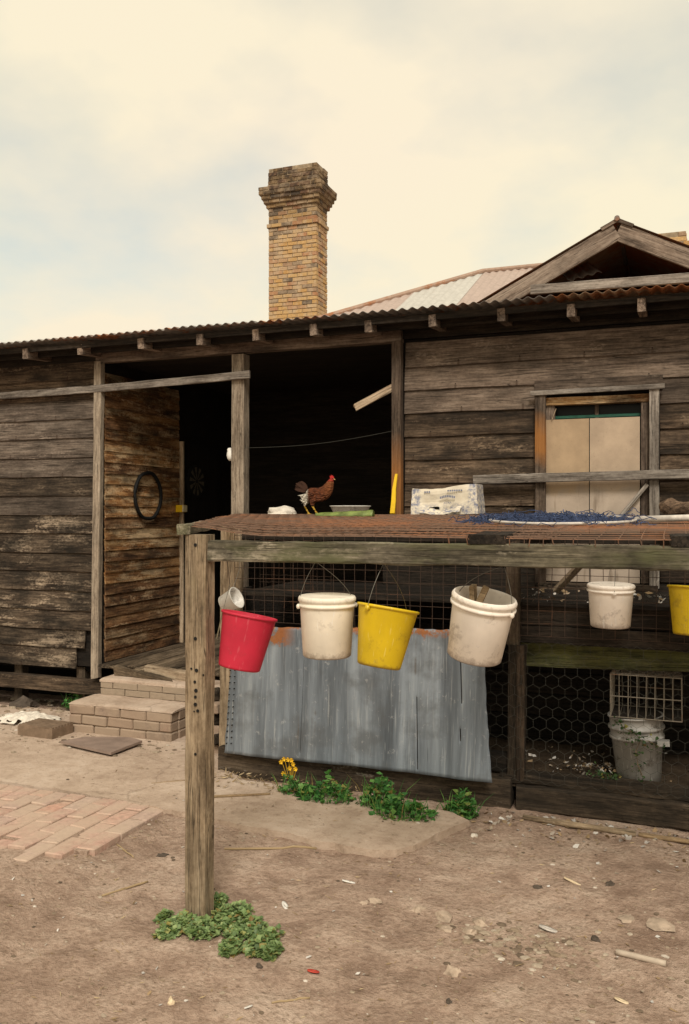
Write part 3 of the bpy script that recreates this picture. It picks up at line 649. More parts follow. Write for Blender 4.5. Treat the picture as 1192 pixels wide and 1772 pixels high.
# ---- main hip roof behind
RX, RY, RZ = -2.52, 12.0, 5.10; SL = 0.50
mr = hpart('roof', [((RX, RY - 0.02, RZ - 0.35), (6.0, RY + 0.02, RZ - 0.05))], M['dark'])
x = RX - 3.0; i = 0
seqm = ['roof_white', 'roof_pink', 'roof_pink', 'roof_white', 'roof_pink', 'roof_white', 'roof_white', 'roof_pink', 'roof_iron']
while x < 6.0:
    # the sheets left of the ridge end are cut along the hip
    xa, xb = x, x + 0.755
    if xa < RX:
        m = MB(); n = 30; th = 0
        for k in range(n + 1):
            xx = xa + (xb - xa) * k / n; yt = RY - max(0, RX - xx)
            for yy in (8.55, yt): m.vert((xx, yy, RZ - (RY - yy) * SL + 0.009 * math.sin(2 * math.pi * xx / 0.1)))
        for k in range(n): m.face((2 * k, 2 * k + 2, 2 * k + 3, 2 * k + 1))
        o = m.build('corrugated_sheet', M[seqm[i % 9]], mr, None, True)
    else:
        o = corr('corrugated_sheet', xa, xb, (8.55, RZ - 3.45 * SL), (RY, RZ), M[seqm[i % 9]], mr, pitch=0.1, amp=0.010, seed=50 + i)
    x += 0.75; i += 1
m = MB(); m.tube([(RX - 3.4, RY - 3.4, RZ - 3.4 * SL + 0.005), (RX - 1.5, RY - 1.5, RZ - 1.5 * SL + 0.01), (RX, RY, RZ + 0.02), (RX + 2.0, RY, RZ + 0.02), (6.0, RY, RZ + 0.02)], 0.035, 8); m.build('ridge_cap', M['ridge'], mr)
m = MB(); m.v = [(RX - 3.45, 8.55, RZ - 3.45 * SL), (RX, RY, RZ - 0.01), (RX - 3.45, 15.4, RZ - 3.45 * SL), (6, RY, RZ - 0.01), (6, 15.4, RZ - 3.45 * SL)]; m.face((0, 1, 2)); m.face((1, 3, 4, 2)); m.build('slope', M['roof_iron'], mr)
# ---- small gable above the eave
GY = 6.6
ap = at(1068, 385, GY); lf = at(838, 522, GY); gs = (ap.z - lf.z) / (ap.x - lf.x); hw_ = 1.02
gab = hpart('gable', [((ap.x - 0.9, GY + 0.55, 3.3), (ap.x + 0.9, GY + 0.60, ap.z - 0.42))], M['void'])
dn = Vector((1, 0, -gs)).normalized(); nb = 0.124
for s_ in (-1, 1):
    e = Vector((ap.x + s_ * hw_, GY, ap.z - gs * hw_))
    off = Vector((0, 0, -nb / 2 / math.cos(math.atan(gs))))
    if s_ < 0: board('barge_board', e + off, Vector((ap.x - 0.003, GY, ap.z)) + off, nb, 0.03, M['barge'], gab, jit=0.002)
    else: board('barge_board', Vector((ap.x + 0.003, GY, ap.z)) + off, e + off, nb, 0.03, M['barge'], gab, jit=0.002)
    m = MB(); n = 16                                     # its little roof running back into the main roof
    for k in range(n + 1):
        yy = GY - 0.03 + 2.9 * k / n
        for q in (0.0, 1.06):
            m.vert((ap.x + s_ * q * hw_, yy, ap.z + 0.018 - gs * hw_ * q))
    for k in range(n): m.face((2 * k, 2 * k + 1, 2 * k + 3, 2 * k + 2))
    m.build('slope', M['roof_rust'], gab)
m = MB(); m.tube([(ap.x, GY - 0.04, ap.z + 0.02), (ap.x, GY + 2.9, ap.z + 0.012)], 0.020, 8); m.build('ridge_cap', M['roof_iron'], gab)
for s_ in (-1, 1): board('cap_cleat', Vector((ap.x, GY - 0.022, ap.z + 0.012)), Vector((ap.x + s_ * 0.11, GY - 0.022, ap.z + 0.012 - 0.11 * gs)), 0.028, 0.012, M['barge'], gab, jit=0.001)
f0, f1 = at(918, 499, GY - 0.1), at(1200, 474, GY - 0.1)
f0.z -= 0.012; f1 = Vector((ap.x + 1.05, GY - 0.1, f0.z - 0.02))
board('sill_board', f0, f1, 0.068, 0.03, M['trim'], gab, jit=0.002, ragged=0.02)
# loose iron lying inside the gable
Mt = Matrix.Translation(at(1012, 478, GY + 0.25)) @ Euler((R(28), R(-14), R(14))).to_matrix().to_4x4()
o = corr('corrugated_sheet', -0.13, 0.13, (0, 0), (0.36, 0.0), M['roof_iron'], None, seed=77)
o.parent = gab; W[o] = Mt; o.matrix_basis = W[gab].inverted() @ Mt
# ---- window
win = empty('window', (-0.55, HY, 1.3), parent=house)
fx0, fx1 = WX0, WX1
board('frame', (fx0 - 0.035, HY - 0.028, 1.27), (fx0 - 0.035, HY - 0.028, 2.66), 0.075, 0.05, M['stained2'], win, up=(1, 0, 0), jit=0.0012)
board('frame', (fx1 + 0.035, HY - 0.028, 1.27), (fx1 + 0.035, HY - 0.028, 2.66), 0.065, 0.05, M['trim'], win, up=(1, 0, 0), jit=0.0012)
board('frame', (fx1 - 0.025, HY + 0.03, 1.30), (fx1 - 0.025, HY + 0.03, 2.62), 0.06, 0.06, M['rafter'], win, up=(1, 0, 0), jit=0.0012)
board('frame', (fx0 + 0.03, HY + 0.035, 1.30), (fx0 + 0.03, HY + 0.035, 2.62), 0.06, 0.05, M['rafter'], win, up=(1, 0, 0), jit=0.0012)
board('frame', (fx0, HY + 0.02, 2.60), (fx1, HY + 0.02, 2.60), 0.055, 0.06, M['wb_porch'], win, jit=0.002)
board('head_strip', at(918, 681, HY - 0.06), at(1150, 668, HY - 0.06), 0.034, 0.02, M['trim'], win, jit=0.0012)
board('sill', (fx0 - 0.06, HY - 0.05, 1.265), (fx1 + 0.06, HY - 0.05, 1.265), 0.05, 0.09, M['wb_dark'], win)
m = MB(); m.box((fx0 + 0.05, HY + 0.085, 1.3), (fx1 - 0.05, HY + 0.09, 2.60)); m.build('pane', M['glass'], win)
cx_ = at(1031, 700, HY).x
board('mullion', (cx_, HY + 0.07, 1.3), (cx_, HY + 0.07, 2.58), 0.028, 0.026, M['rafter'], win, up=(1, 0, 0), jit=0.0008)
for zz in (2.49, 2.36, 2.23, 2.1, 1.97, 1.84, 1.71): board('louvre', (fx0 + 0.06, HY + 0.062, zz), (fx1 - 0.06, HY + 0.062, zz), 0.022, 0.012, M['green'], win, jit=0.0005)
pA0, pA1 = at(938, 727, HY - 0.01), at(1020, 724, HY - 0.01); pB1 = at(1107, 721, HY - 0.01)
def panel(name, xa, xb, z0, z1, y, mat, par):
    m = MB(); m.box((xa, y - 0.004, z0), (xb, y + 0.004, z1)); return m.build(name, mat, par)
panel('panel', pA0.x, pA1.x - 0.004, 1.30, pA0.z, HY - 0.006, M['hardboard'], win)
panel('panel', pA1.x + 0.002, pB1.x, 1.30, pB1.z, HY - 0.010, M['hardboard2'], win)
board('cross_rail', at(819, 830, HY - 0.085), at(1300, 817, HY - 0.085), 0.064, 0.03, M['trim'], win, jit=0.0018, ragged=0.01)
board('prop', at(1074, 893, HY - 0.055), at(1120, 838, HY - 0.05), 0.028, 0.02, M['trim'], win, jit=0.001)
board('stick', at(955, 727, HY - 0.02), at(962, 707, HY + 0.02), 0.006, 0.006, M['pale'], win, jit=0.0004, up=(1, 0, 0))
# ---- chimney
CX0, CX1, CY0, CY1, CTZ = -8.33, -7.19, 17.27, 17.86, 9.25
def chimney(X0, X1, Y0, Y1, top, courses, limit, mat, base):
    ch = empty('chimney', ((X0 + X1) / 2, (Y0 + Y1) / 2, base), parent=house)
    prof = courses
    bms = [brickmesh('brick', 0.232, 0.11, 0.074, mat, 0.006, 60 + i, 0.004) for i in range(5)]
    rest = MB(); cnt = 0; core = MB(); zc = top
    for ci, off in enumerate(prof):
        zc = top - (ci + 0.5) * 0.086
        x0, x1, y0, y1 = X0 - off, X1 + off, Y0 - off, Y1 + off
        core.box((x0 + 0.012, y0 + 0.012, zc - 0.0432), (x1 - 0.012, y1 - 0.012, zc + 0.0428))
        def run(a_, b_, fn, flip, seen):
            nonlocal cnt
            L = b_ - a_; n = max(1, round(L / 0.243)); step = L / n; sh = step / 2 if flip else 0
            ed = [a_] + [a_ + sh + k * step for k in range(0 if sh else 1, n)] + [b_]
            for p, q in zip(ed, ed[1:]):
                if q - p < 0.04: continue
                if ci == 0 and random.random() < 0.35: continue
                Mx = fn((p + q) / 2) @ Matrix.Translation((random.uniform(-.004, .004), random.uniform(-.007, .005), random.uniform(-.004, .004))) @ Matrix.Rotation(R(random.uniform(-1, 1)), 4, 'Z') @ Matrix.Diagonal(((q - p - 0.012) / 0.232, 1, 1, 1))
                if seen and cnt < limit:
                    inst('brick', random.choice(bms), Mx, ch); cnt += 1
                else:
                    rest.box((-0.116, -0.055, -0.037), (0.116, 0.055, 0.037), Mx)
        run(x0, x1, lambda t: Matrix.Translation((t, y0 + 0.052, zc)), ci % 2 == 0, True)
        run(y0 + 0.11, y1, lambda t: Matrix.Translation((x1 - 0.052, t, zc)) @ Matrix.Rotation(R(90), 4, 'Z'), ci % 2 == 1, True)
        run(y0 + 0.11, y1, lambda t: Matrix.Translation((x0 + 0.052, t, zc)) @ Matrix.Rotation(R(-90), 4, 'Z'), ci % 2 == 1, False)
        run(x0 + 0.11, x1 - 0.11, lambda t: Matrix.Translation((t, y1 - 0.052, zc)) @ Matrix.Rotation(R(180), 4, 'Z'), ci % 2 == 0, False)
    core.box((X0 + 0.012, Y0 + 0.012, base), (X1 - 0.012, Y1 - 0.012, zc - 0.044))
    core.build('mortar_core', M['ch_mortar'], ch)
    ro = rest.build('brickwork', mat, ch); tag(ro, kind='stuff')
    return ch
prof = [0.005, 0.01, 0.01, 0.01, 0.02, 0.165, 0.16, 0.125, 0.085, 0.045, 0, 0, 0, 0, 0.035] + [0] * 36
chimney(CX0, CX1, CY0, CY1, CTZ, prof, 296, M['ch_brick'], 0.0)
c2 = at(1160, 402, 15.0)
chimney(c2.x - 0.27, c2.x + 0.24, 15.0, 15.5, c2.z, [0.0, 0.0, 0.05] + [0] * 10, 60, M['ch_brick'], 2.0)

# ---- brick steps
st = empty('brick_steps', (-4.1, 6.1, 0), 'two worn brick and concrete steps up to the porch', 'steps')
sgm = [brickmesh('brick', 0.228, 0.11, 0.074, M['st_grey'], 0.004, 95 + i, 0.002) for i in range(4)]
sbm = [brickmesh('brick', 0.228, 0.11, 0.074, M['st_brick'], 0.009, 80 + i, 0.004) for i in range(5)]
def step(X0, X1, Y0, Y1, z0, z1, nc, cap, mat=None, sbm=sbm):
    m = MB(); m.box((X0 + 0.012, Y0 + 0.012, z0 - 0.05), (X1 - 0.012, Y1, z1 - 0.03)); m.build('core', M['mortar'], st)
    ch_ = (z1 - cap - z0) / nc
    for ci in range(nc):
        zc = z0 + (ci + 0.5) * ch_; x = X0 + (-0.12 if ci % 2 else 0)
        while x < X1 - 0.02:
            a_, b_ = max(x, X0), min(x + 0.243, X1)
            if b_ - a_ > 0.05:
                inst('brick', random.choice(sbm), Matrix.Translation(((a_ + b_) / 2, Y0 + 0.05 + random.uniform(-.005, .005), zc)) @ Matrix.Rotation(R(random.uniform(-1.2, 1.2)), 4, 'Y') @ Matrix.Diagonal(((b_ - a_ - 0.006) / 0.228, 1, (ch_ - 0.004) / 0.074, 1)), st)
            x += 0.243
        y = Y0 + 0.105 + (-0.12 if ci % 2 else 0)
        while y < Y1 - 0.02:
            a_, b_ = max(y, Y0 + 0.105), min(y + 0.243, Y1)
            if b_ - a_ > 0.05:
                inst('brick', random.choice(sbm), Matrix.Translation((X1 - 0.05, (a_ + b_) / 2, zc)) @ Matrix.Rotation(R(90), 4, 'Z') @ Matrix.Diagonal(((b_ - a_ - 0.006) / 0.228, 1, (ch_ - 0.004) / 0.074, 1)), st)
            y += 0.243
    # worn cement tread with an uneven nosing
    nxs, nys = 22, 8; m = MB()
    for side in (0, 1):
        for j in range(nys + 1):
            for k in range(nxs + 1):
                fx, fy = k / nxs, j / nys
                xx = X0 - 0.006 + (X1 - X0 + 0.012) * fx; yy = Y0 - 0.008 + (Y1 - Y0 + 0.008) * fy
                wn = noise.noise(Vector((xx * 5, yy * 5, z1)))
                if j == 0: yy += 0.018 * abs(noise.noise(Vector((xx * 7, 2, z1))))
                if k in (0, nxs): xx += 0.012 * wn
                zz = z1 + 0.007 * wn - (0.012 if j == 0 else 0.003 if j == 1 else 0) - (0.006 if k in (0, nxs) else 0)
                m.vert((xx, yy, zz if side == 0 else z1 - cap - 0.002))
    A = (nxs + 1) * (nys + 1)
    for j in range(nys):
        for k in range(nxs):
            a0 = j * (nxs + 1) + k; m.face((a0, a0 + 1, a0 + nxs + 2, a0 + nxs + 1)); m.face((A + a0, A + a0 + nxs + 1, A + a0 + nxs + 2, A + a0 + 1))
    for k in range(nxs): m.face((k, A + k, A + k + 1, k + 1))
    for j in range(nys):
        a0 = j * (nxs + 1); m.face((a0, a0 + nxs + 1, A + a0 + nxs + 1, A + a0)); b0 = a0 + nxs; m.face((b0, A + b0, A + b0 + nxs + 1, b0 + nxs + 1))
    m.build('tread', mat or M['concrete'], st)
step(-4.62, -3.66, 5.87, 6.22, 0.01, 0.262, 3, 0.018)
step(-4.56, -3.40, 6.20, 6.47, 0.262, 0.402, 2, 0.03, None, sgm)
# ================================================================== chicken coop
coop = empty('chicken_coop', (-0.8, 5.4, 0), 'two storey chicken coop of rusty mesh and dark timber before the house', 'coop')
FP = gp(345, 1585); FY = 3.43
RZT, RZB = 1.674, 1.584
def roofz(x, y):
    f = (y - 3.4) / 3.0
    z = 1.712 + 0.062 * min(1, f * 1.25) - 0.014 * math.exp(-((y - 3.45) / 0.35) ** 2) * (1 if x > -1.75 else max(0, (x + 2.05) / 0.3))
    z += 0.030 * math.exp(-((x + 2.02 + 0.43 * (y - 3.4)) / 0.22) ** 2) * max(0, 1 - f)
    return z + 0.006 * noise.noise(Vector((x * 1.3, y * 1.5, 0)))
def leftx(y): return -2.03 - 0.433 * (y - 3.4)
# front post; black discs paint the dark of its bolt holes
fpost = board('post', (FP.x, FY, -0.1), (FP.x + 0.004, FY, 1.70), 0.102, 0.09, M['post_foot'], coop, up=(1, 0, 0), jit=0.0025, cham=0.006, seg=14)
m = MB()
for (px, py, r_) in [(338, 1105, 3), (331, 1157, 2), (340, 1160, 3.2), (337, 1180, 2.6), (339, 1195, 3.4), (338, 1206, 2.6), (338, 1219, 3.2), (342, 1230, 2.8), (336, 1231, 1.4), (338, 1305, 2.4), (338, 943, 3), (352, 1168, 1.6)]:
    c = at(px, py, FY - 0.0485)
    Mx = Matrix.Translation(c) @ Euler((R(90), 0, 0)).to_matrix().to_4x4()
    m.lathe([(r_ * 0.0026, 0.0), (r_ * 0.0026, 0.0015), (0.0001, 0.0006)], 10, Mx)
m.build('bolt_hole_disc', M['black'], coop)
board('rail', (FP.x + 0.05, FY - 0.002, (RZT + RZB) / 2), (1.75, FY - 0.002, (RZT + RZB) / 2 + 0.004), 0.090, 0.05, M['rail'], coop, jit=0.003, cham=0.006, lowjit=0.004, seg=44)
board('post', (1.70, FY + 0.06, -0.1), (1.70, FY + 0.06, 1.66), 0.10, 0.09, M['post_foot'], coop, up=(1, 0, 0))
# joists carrying the roof mesh; their ends sit on the rail
board('joist', (FP.x - 0.045, FY - 0.06, 1.722), (leftx(6.35), 6.35, 1.745), 0.044, 0.06, M['rail'], coop, jit=0.003)
for px in (845, 1190, 1420):
    c = at(px, 930, FY)
    board('joist', (c.x, FY - 0.03, RZT + 0.019), (c.x - 0.1, 6.35, 1.74), 0.036, 0.15 if px == 845 else 0.11, M['dark'], coop, jit=0.002)
board('rear_beam', (leftx(6.38), 6.38, 1.742), (1.75, 6.38, 1.745), 0.06, 0.05, M['rail'], coop, jit=0.003)
board('rail', (leftx(5.46), 5.46, 1.64), (1.75, 5.46, 1.64), 0.06, 0.05, M['dark'], coop, jit=0.003)
# roof mesh of rusty wires (two overlapping lengths)
def meshroof(dx, dy, r_, dz, x_end, seed):
    rn = random.Random(seed); m = MB()
    y = 3.405 + dz * 3
    while y < 6.40:
        x0 = leftx(y) + rn.uniform(-.03, .02); L = x_end - x0; n = 30
        m.tube([(x0 + L * k / n, y + 0.012 * noise.noise(Vector((x0 + L * k / n, y * 3, seed))), roofz(x0 + L * k / n, y) + dz) for k in range(n + 1)], r_, 3, False); y += dy
    x = leftx(6.4)
    while x < x_end:
        y0 = 3.4 if x > -2.0 else 3.4 + (-2.03 - x) / 0.433
        n = 14; y0 += rn.uniform(-.015, .01)
        if y0 < 6.35: m.tube([(x + 0.010 * noise.noise(Vector((x * 3, (y0 + (6.4 - y0) * k / n) * 2, seed))), y0 + (6.4 - y0) * k / n, roofz(x, y0 + (6.4 - y0) * k / n) + dz) for k in range(n + 1)], r_, 3, False)
        # bent-down end of the mesh hooked behind the rail
        if x > -0.9: m.tube([(x, y0, roofz(x, y0) + dz), (x + rn.uniform(-.006, .006), y0 + 0.012, RZT - 0.005)], r_, 3, False)
        x += dx
    o = m.build('roof_mesh', M['wire'], coop); tag(o, kind='stuff')
meshroof(0.080, 0.095, 0.0023, 0.0, 1.75, 1)
meshroof(0.075, 0.16, 0.0018, 0.007, -0.45, 2)
# upright wire fronts at the set-back wall
def wiregrid(X0, X1, z0, z1, y, d, r_, mat, seed, name='mesh_front'):
    rn = random.Random(seed); m = MB(); x = X0
    while x <= X1:
        m.tube([(x + rn.uniform(-.004, .004), y + rn.uniform(-.004, .004), z0 + (z1 - z0) * k / 4) for k in range(5)], r_, 4, False); x += d * rn.uniform(0.94, 1.06)
    z = z0
    while z <= z1:
        n = 16; m.tube([(X0 + (X1 - X0) * k / n, y + 0.004 + rn.uniform(-.003, .003), z + rn.uniform(-.004, .004)) for k in range(n + 1)], r_, 4, False); z += d
    o = m.build(name, mat, coop); tag(o, kind='stuff')
CYF = 5.42
wiregrid(leftx(5.42) + 0.05, 1.75, 1.05, 1.66, CYF - 0.03, 0.074, 0.0019, M['wire_dark'], 3)
wiregrid(leftx(5.42) + 0.10, -2.25, 1.10, 1.66, CYF + 0.25, 0.05, 0.0019, M['wire_dark'], 5)
# uprights of the set-back wall
ep = at(397, 1000, CYF)
board('post', (ep.x, CYF + 0.02, 0.05), (ep.x + 0.01, CYF + 0.02, 1.70), 0.155, 0.05, M['post_foot'], coop, up=(1, 0, 0), jit=0.004, ragged=0.02)
board('post', (ep.x - 0.06, CYF + 0.10, 0.0), (ep.x - 0.09, CYF + 0.10, 1.70), 0.05, 0.05, M['floor'], coop, up=(1, 0, 0), jit=0.003)
mp_ = at(893, 1200, CYF)
board('post', (mp_.x, CYF + 0.01, 0.12), (mp_.x + 0.005, CYF + 0.01, 0.985), 0.105, 0.06, M['sleeper'], coop, up=(1, 0, 0), jit=0.003)
board('post', (mp_.x + 0.030, CYF - 0.028, 0.16), (mp_.x + 0.030, CYF - 0.028, 0.985), 0.045, 0.02, M['wb_warm'], coop, up=(1, 0, 0), jit=0.002)
board('post', (mp_.x - 0.02, CYF + 0.02, 0.985), (mp_.x - 0.02, CYF + 0.02, 1.66), 0.085, 0.06, M['sleeper'], coop, up=(1, 0, 0), jit=0.003)
board('post', (1.6, CYF + 0.02, 0.0), (1.6, CYF + 0.02, 1.68), 0.10, 0.08, M['sleeper'], coop, up=(1, 0, 0))
# upper floor and its dark edge boards
y = 5.52; k = 0
while y < 6.44:
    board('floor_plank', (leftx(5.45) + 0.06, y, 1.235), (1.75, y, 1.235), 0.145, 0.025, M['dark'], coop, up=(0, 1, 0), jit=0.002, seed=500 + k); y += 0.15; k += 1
board('edge_board', (mp_.x + 0.0, CYF + 0.075, 1.165), (1.75, CYF + 0.075, 1.16), 0.13, 0.025, M['dark'], coop, jit=0.003, lowjit=0.008)
board('edge_board', (mp_.x - 0.1, CYF + 0.06, 1.045), (1.75, CYF + 0.06, 1.035), 0.105, 0.025, M['dark'], coop, jit=0.003, lowjit=0.01)
q0, q1 = at(880, 1130, CYF + 0.14), at(1220, 1142, CYF + 0.14); q1 = q0 + (q1 - q0) * 2.0
board('edge_board', q0, q1, 0.145, 0.03, M['moss'], coop, jit=0.004, lowjit=0.006)
# added near-black backing standing in for shade in lower and part of upper storey
k = 0; z = 0.12
while z < 1.18:
    board('dark_backing_plank', (leftx(6.3) + 0.05, 6.34, z), (1.75, 6.34, z), 0.15, 0.02, M['lining'], coop, jit=0.002, seed=520 + k); z += 0.156; k += 1
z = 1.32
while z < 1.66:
    board('dark_backing_plank', (-2.1, 6.36, z), (at(925, 1000, 6.36).x, 6.36, z), 0.15, 0.02, M['dark'], coop, jit=0.002, seed=540 + k); z += 0.156; k += 1
# side linings so that daylight does not run through the lower storey
k = 0; y = 5.56
while y < 6.34:
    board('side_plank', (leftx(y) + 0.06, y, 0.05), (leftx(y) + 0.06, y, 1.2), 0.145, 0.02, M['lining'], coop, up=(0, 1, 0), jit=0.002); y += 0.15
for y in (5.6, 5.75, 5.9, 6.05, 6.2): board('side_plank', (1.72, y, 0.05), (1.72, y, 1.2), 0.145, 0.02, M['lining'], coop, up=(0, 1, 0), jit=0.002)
# sleepers round the foot
sl0 = gp(378, 1338); 
board('sleeper', (sl0.x, 5.41, 0.085), (mp_.x - 0.02, 5.40, 0.075), 0.20, 0.13, M['sleeper'], coop, jit=0.006, cham=0.01, lowjit=0.006, seg=30)
board('sleeper', (mp_.x + 0.012, 5.42, 0.065), (1.8, 5.43, 0.065), 0.15, 0.15, M['sleeper'], coop, jit=0.007, cham=0.012, lowjit=0.006, seg=30)
board('sleeper', (mp_.x - 0.1, 5.47, 0.165), (1.8, 5.48, 0.165), 0.055, 0.16, M['sleeper'], coop, jit=0.006, cham=0.008, seg=30)
board('rail', (leftx(5.44) + 0.1, 5.45, 0.27), (mp_.x, 5.45, 0.25), 0.12, 0.05, M['dark'], coop)
m = MB(); n = 50
for j in range(9):
    for k in range(n + 1):
        x = leftx(5.5) + (1.75 - leftx(5.5)) * k / n; y = 5.5 + 0.1 * j
        m.vert((x, y, 0.15 + 0.03 * noise.noise(Vector((x * 4, y * 4, 1))) + 0.015 * noise.noise(Vector((x * 13, y * 13, 1))) + 0.03 * j / 8))
for j in range(8):
    for k in range(n): a0 = j * (n + 1) + k; m.face((a0, a0 + 1, a0 + n + 2, a0 + n + 1))
m.build('litter_floor', M['soil'], coop, None, True)
# hexagonal netting over the lower storey
m = MB(); hx = 0.043; yN = CYF - 0.045
X0h, X1h = at(838, 1200, yN).x, 1.7
ww = hx * math.sqrt(3); row = 0; z = 0.20
seen = set()
while z < 1.02:
    x = X0h + (ww / 2 if row % 2 else 0)
    while x < X1h:
        cor = [(x + hx * math.sin(math.pi / 3 * k), z + hx * math.cos(math.pi / 3 * k)) for k in range(6)]
        for k in range(6):
            a_, b_ = cor[k], cor[(k + 1) % 6]
            key = (round((a_[0] + b_[0]) * 200), round((a_[1] + b_[1]) * 200))
            if key in seen: continue
            seen.add(key)
            j = lambda q: Vector((q[0] + 0.006 * noise.noise(Vector((q[0] * 5, q[1] * 5, 0))), yN + 0.015 * noise.noise(Vector((q[0] * 3, q[1] * 3, 7))), q[1] + 0.008 * noise.noise(Vector((q[0] * 4, q[1] * 4, 3)))))
            m.tube([j(a_), j(b_)], 0.0009, 3, False)
        x += ww
    z += hx * 1.5; row += 1
o = m.build('hexagonal_netting', M['hexwire'], coop); tag(o, kind='stuff')
board('brace', at(962, 1022, 6.1), at(1004, 978, 5.9), 0.04, 0.04, M['pale'], coop, up=(1, 0, 0), jit=0.002)

# ---- galvanised sheet leaning on the sleeper
tl, tr_ = at(404, 1084, 5.33), at(836, 1090, 5.33)
bl, br = at(388, 1303, 5.29), at(846, 1352, 5.27)
m = MB()
slits = [(at(718, 1200, 5.3).x, 0.02, 0.52), (at(525, 1200, 5.3).x, 0.06, 0.92), (at(790, 1200, 5.3).x, 0.24, 0.34), (at(793, 1200, 5.3).x, 0.5, 0.80)]
XS0, XS1 = bl.x, br.x
us = [i / 90 for i in range(91)]
for sxx, a_, b_ in slits:
    u0 = (sxx - tl.x) / (tr_.x - tl.x); hs = 0.0006 if b_ > 0.9 else 0.0016; us += [u0 - hs, u0 + hs]
us = sorted(us); nv = 36
Zb, Zt = bl.z, tl.z
for j in range(nv + 1):
    v_ = j / nv
    for u_ in us:
        top_ = tl.lerp(tr_, u_); bot = bl.lerp(br, u_)
        wv = 0.010 * (1 - v_) ** 4 * math.sin(u_ * 9)
        p = bot.lerp(top_, v_)
        p.x += 0.03 * (1 - v_) ** 3 * (1 if u_ > 0.9 else 0) * (u_ - 0.9) * 8
        p.y += 0.007 * math.sin(u_ * 46) * (0.4 + 0.6 * noise.noise(Vector((u_ * 3, v_, 0)))) + 0.012 * noise.noise(Vector((u_ * 6, v_ * 2, 5))) - wv - 0.02 * (1 - v_) ** 3 * max(0, u_ - 0.8) * 5
        if j == nv: p.z += 0.010 * noise.noise(Vector((u_ * 22, 0, 0)))
        if j == 0: p.z += 0.004 * noise.noise(Vector((u_ * 9, 3, 0)))
        if u_ in (0.0, 1.0): p.x += 0.008 * noise.noise(Vector((v_ * 11, 1, u_)))
        m.vert(p - Vector((XS0, 5.3, Zb)))
nu = len(us)
for j in range(nv):
    for k in range(nu - 1):
        uc = (us[k] + us[k + 1]) / 2; vc = (j + 0.5) / nv; skip = False
        for sxx, a_, b_ in slits:
            u0 = (sxx - tl.x) / (tr_.x - tl.x)
            if abs(uc - u0) < (0.0006 if b_ > 0.9 else 0.0016) * 0.99 and a_ < vc < b_: skip = True
        if not skip: m.face((j * nu + k, j * nu + k + 1, (j + 1) * nu + k + 1, (j + 1) * nu + k))
sheet = m.build('iron_sheet', M['galv'], None, Matrix.Translation((XS0, 5.3, Zb)), True)
tag(sheet, 'large dented galvanised iron sheet with rusty top edge leaning on the coop', 'metal sheet')
md = sheet.modifiers.new('thickness', 'SOLIDIFY'); md.thickness = 0.0016
m = MB()
for rowx in (0, 1):
    for k in range(13):
        px = 399 + 8 * rowx - k * 0.55; py = 1160 + k * 10.5
        c = at(px, py, 5.296 if py > 1200 else 5.306)
        m.lathe([(0.004, 0.0), (0.004, 0.012), (0.0001, 0.012)], 8, Matrix.Translation(c + Vector((0, 0.002, 0))) @ Euler((R(90), 0, 0)).to_matrix().to_4x4())
o = m.build('nail_hole_disc', M['black'], sheet)  # black discs paint the dark of the nail holes
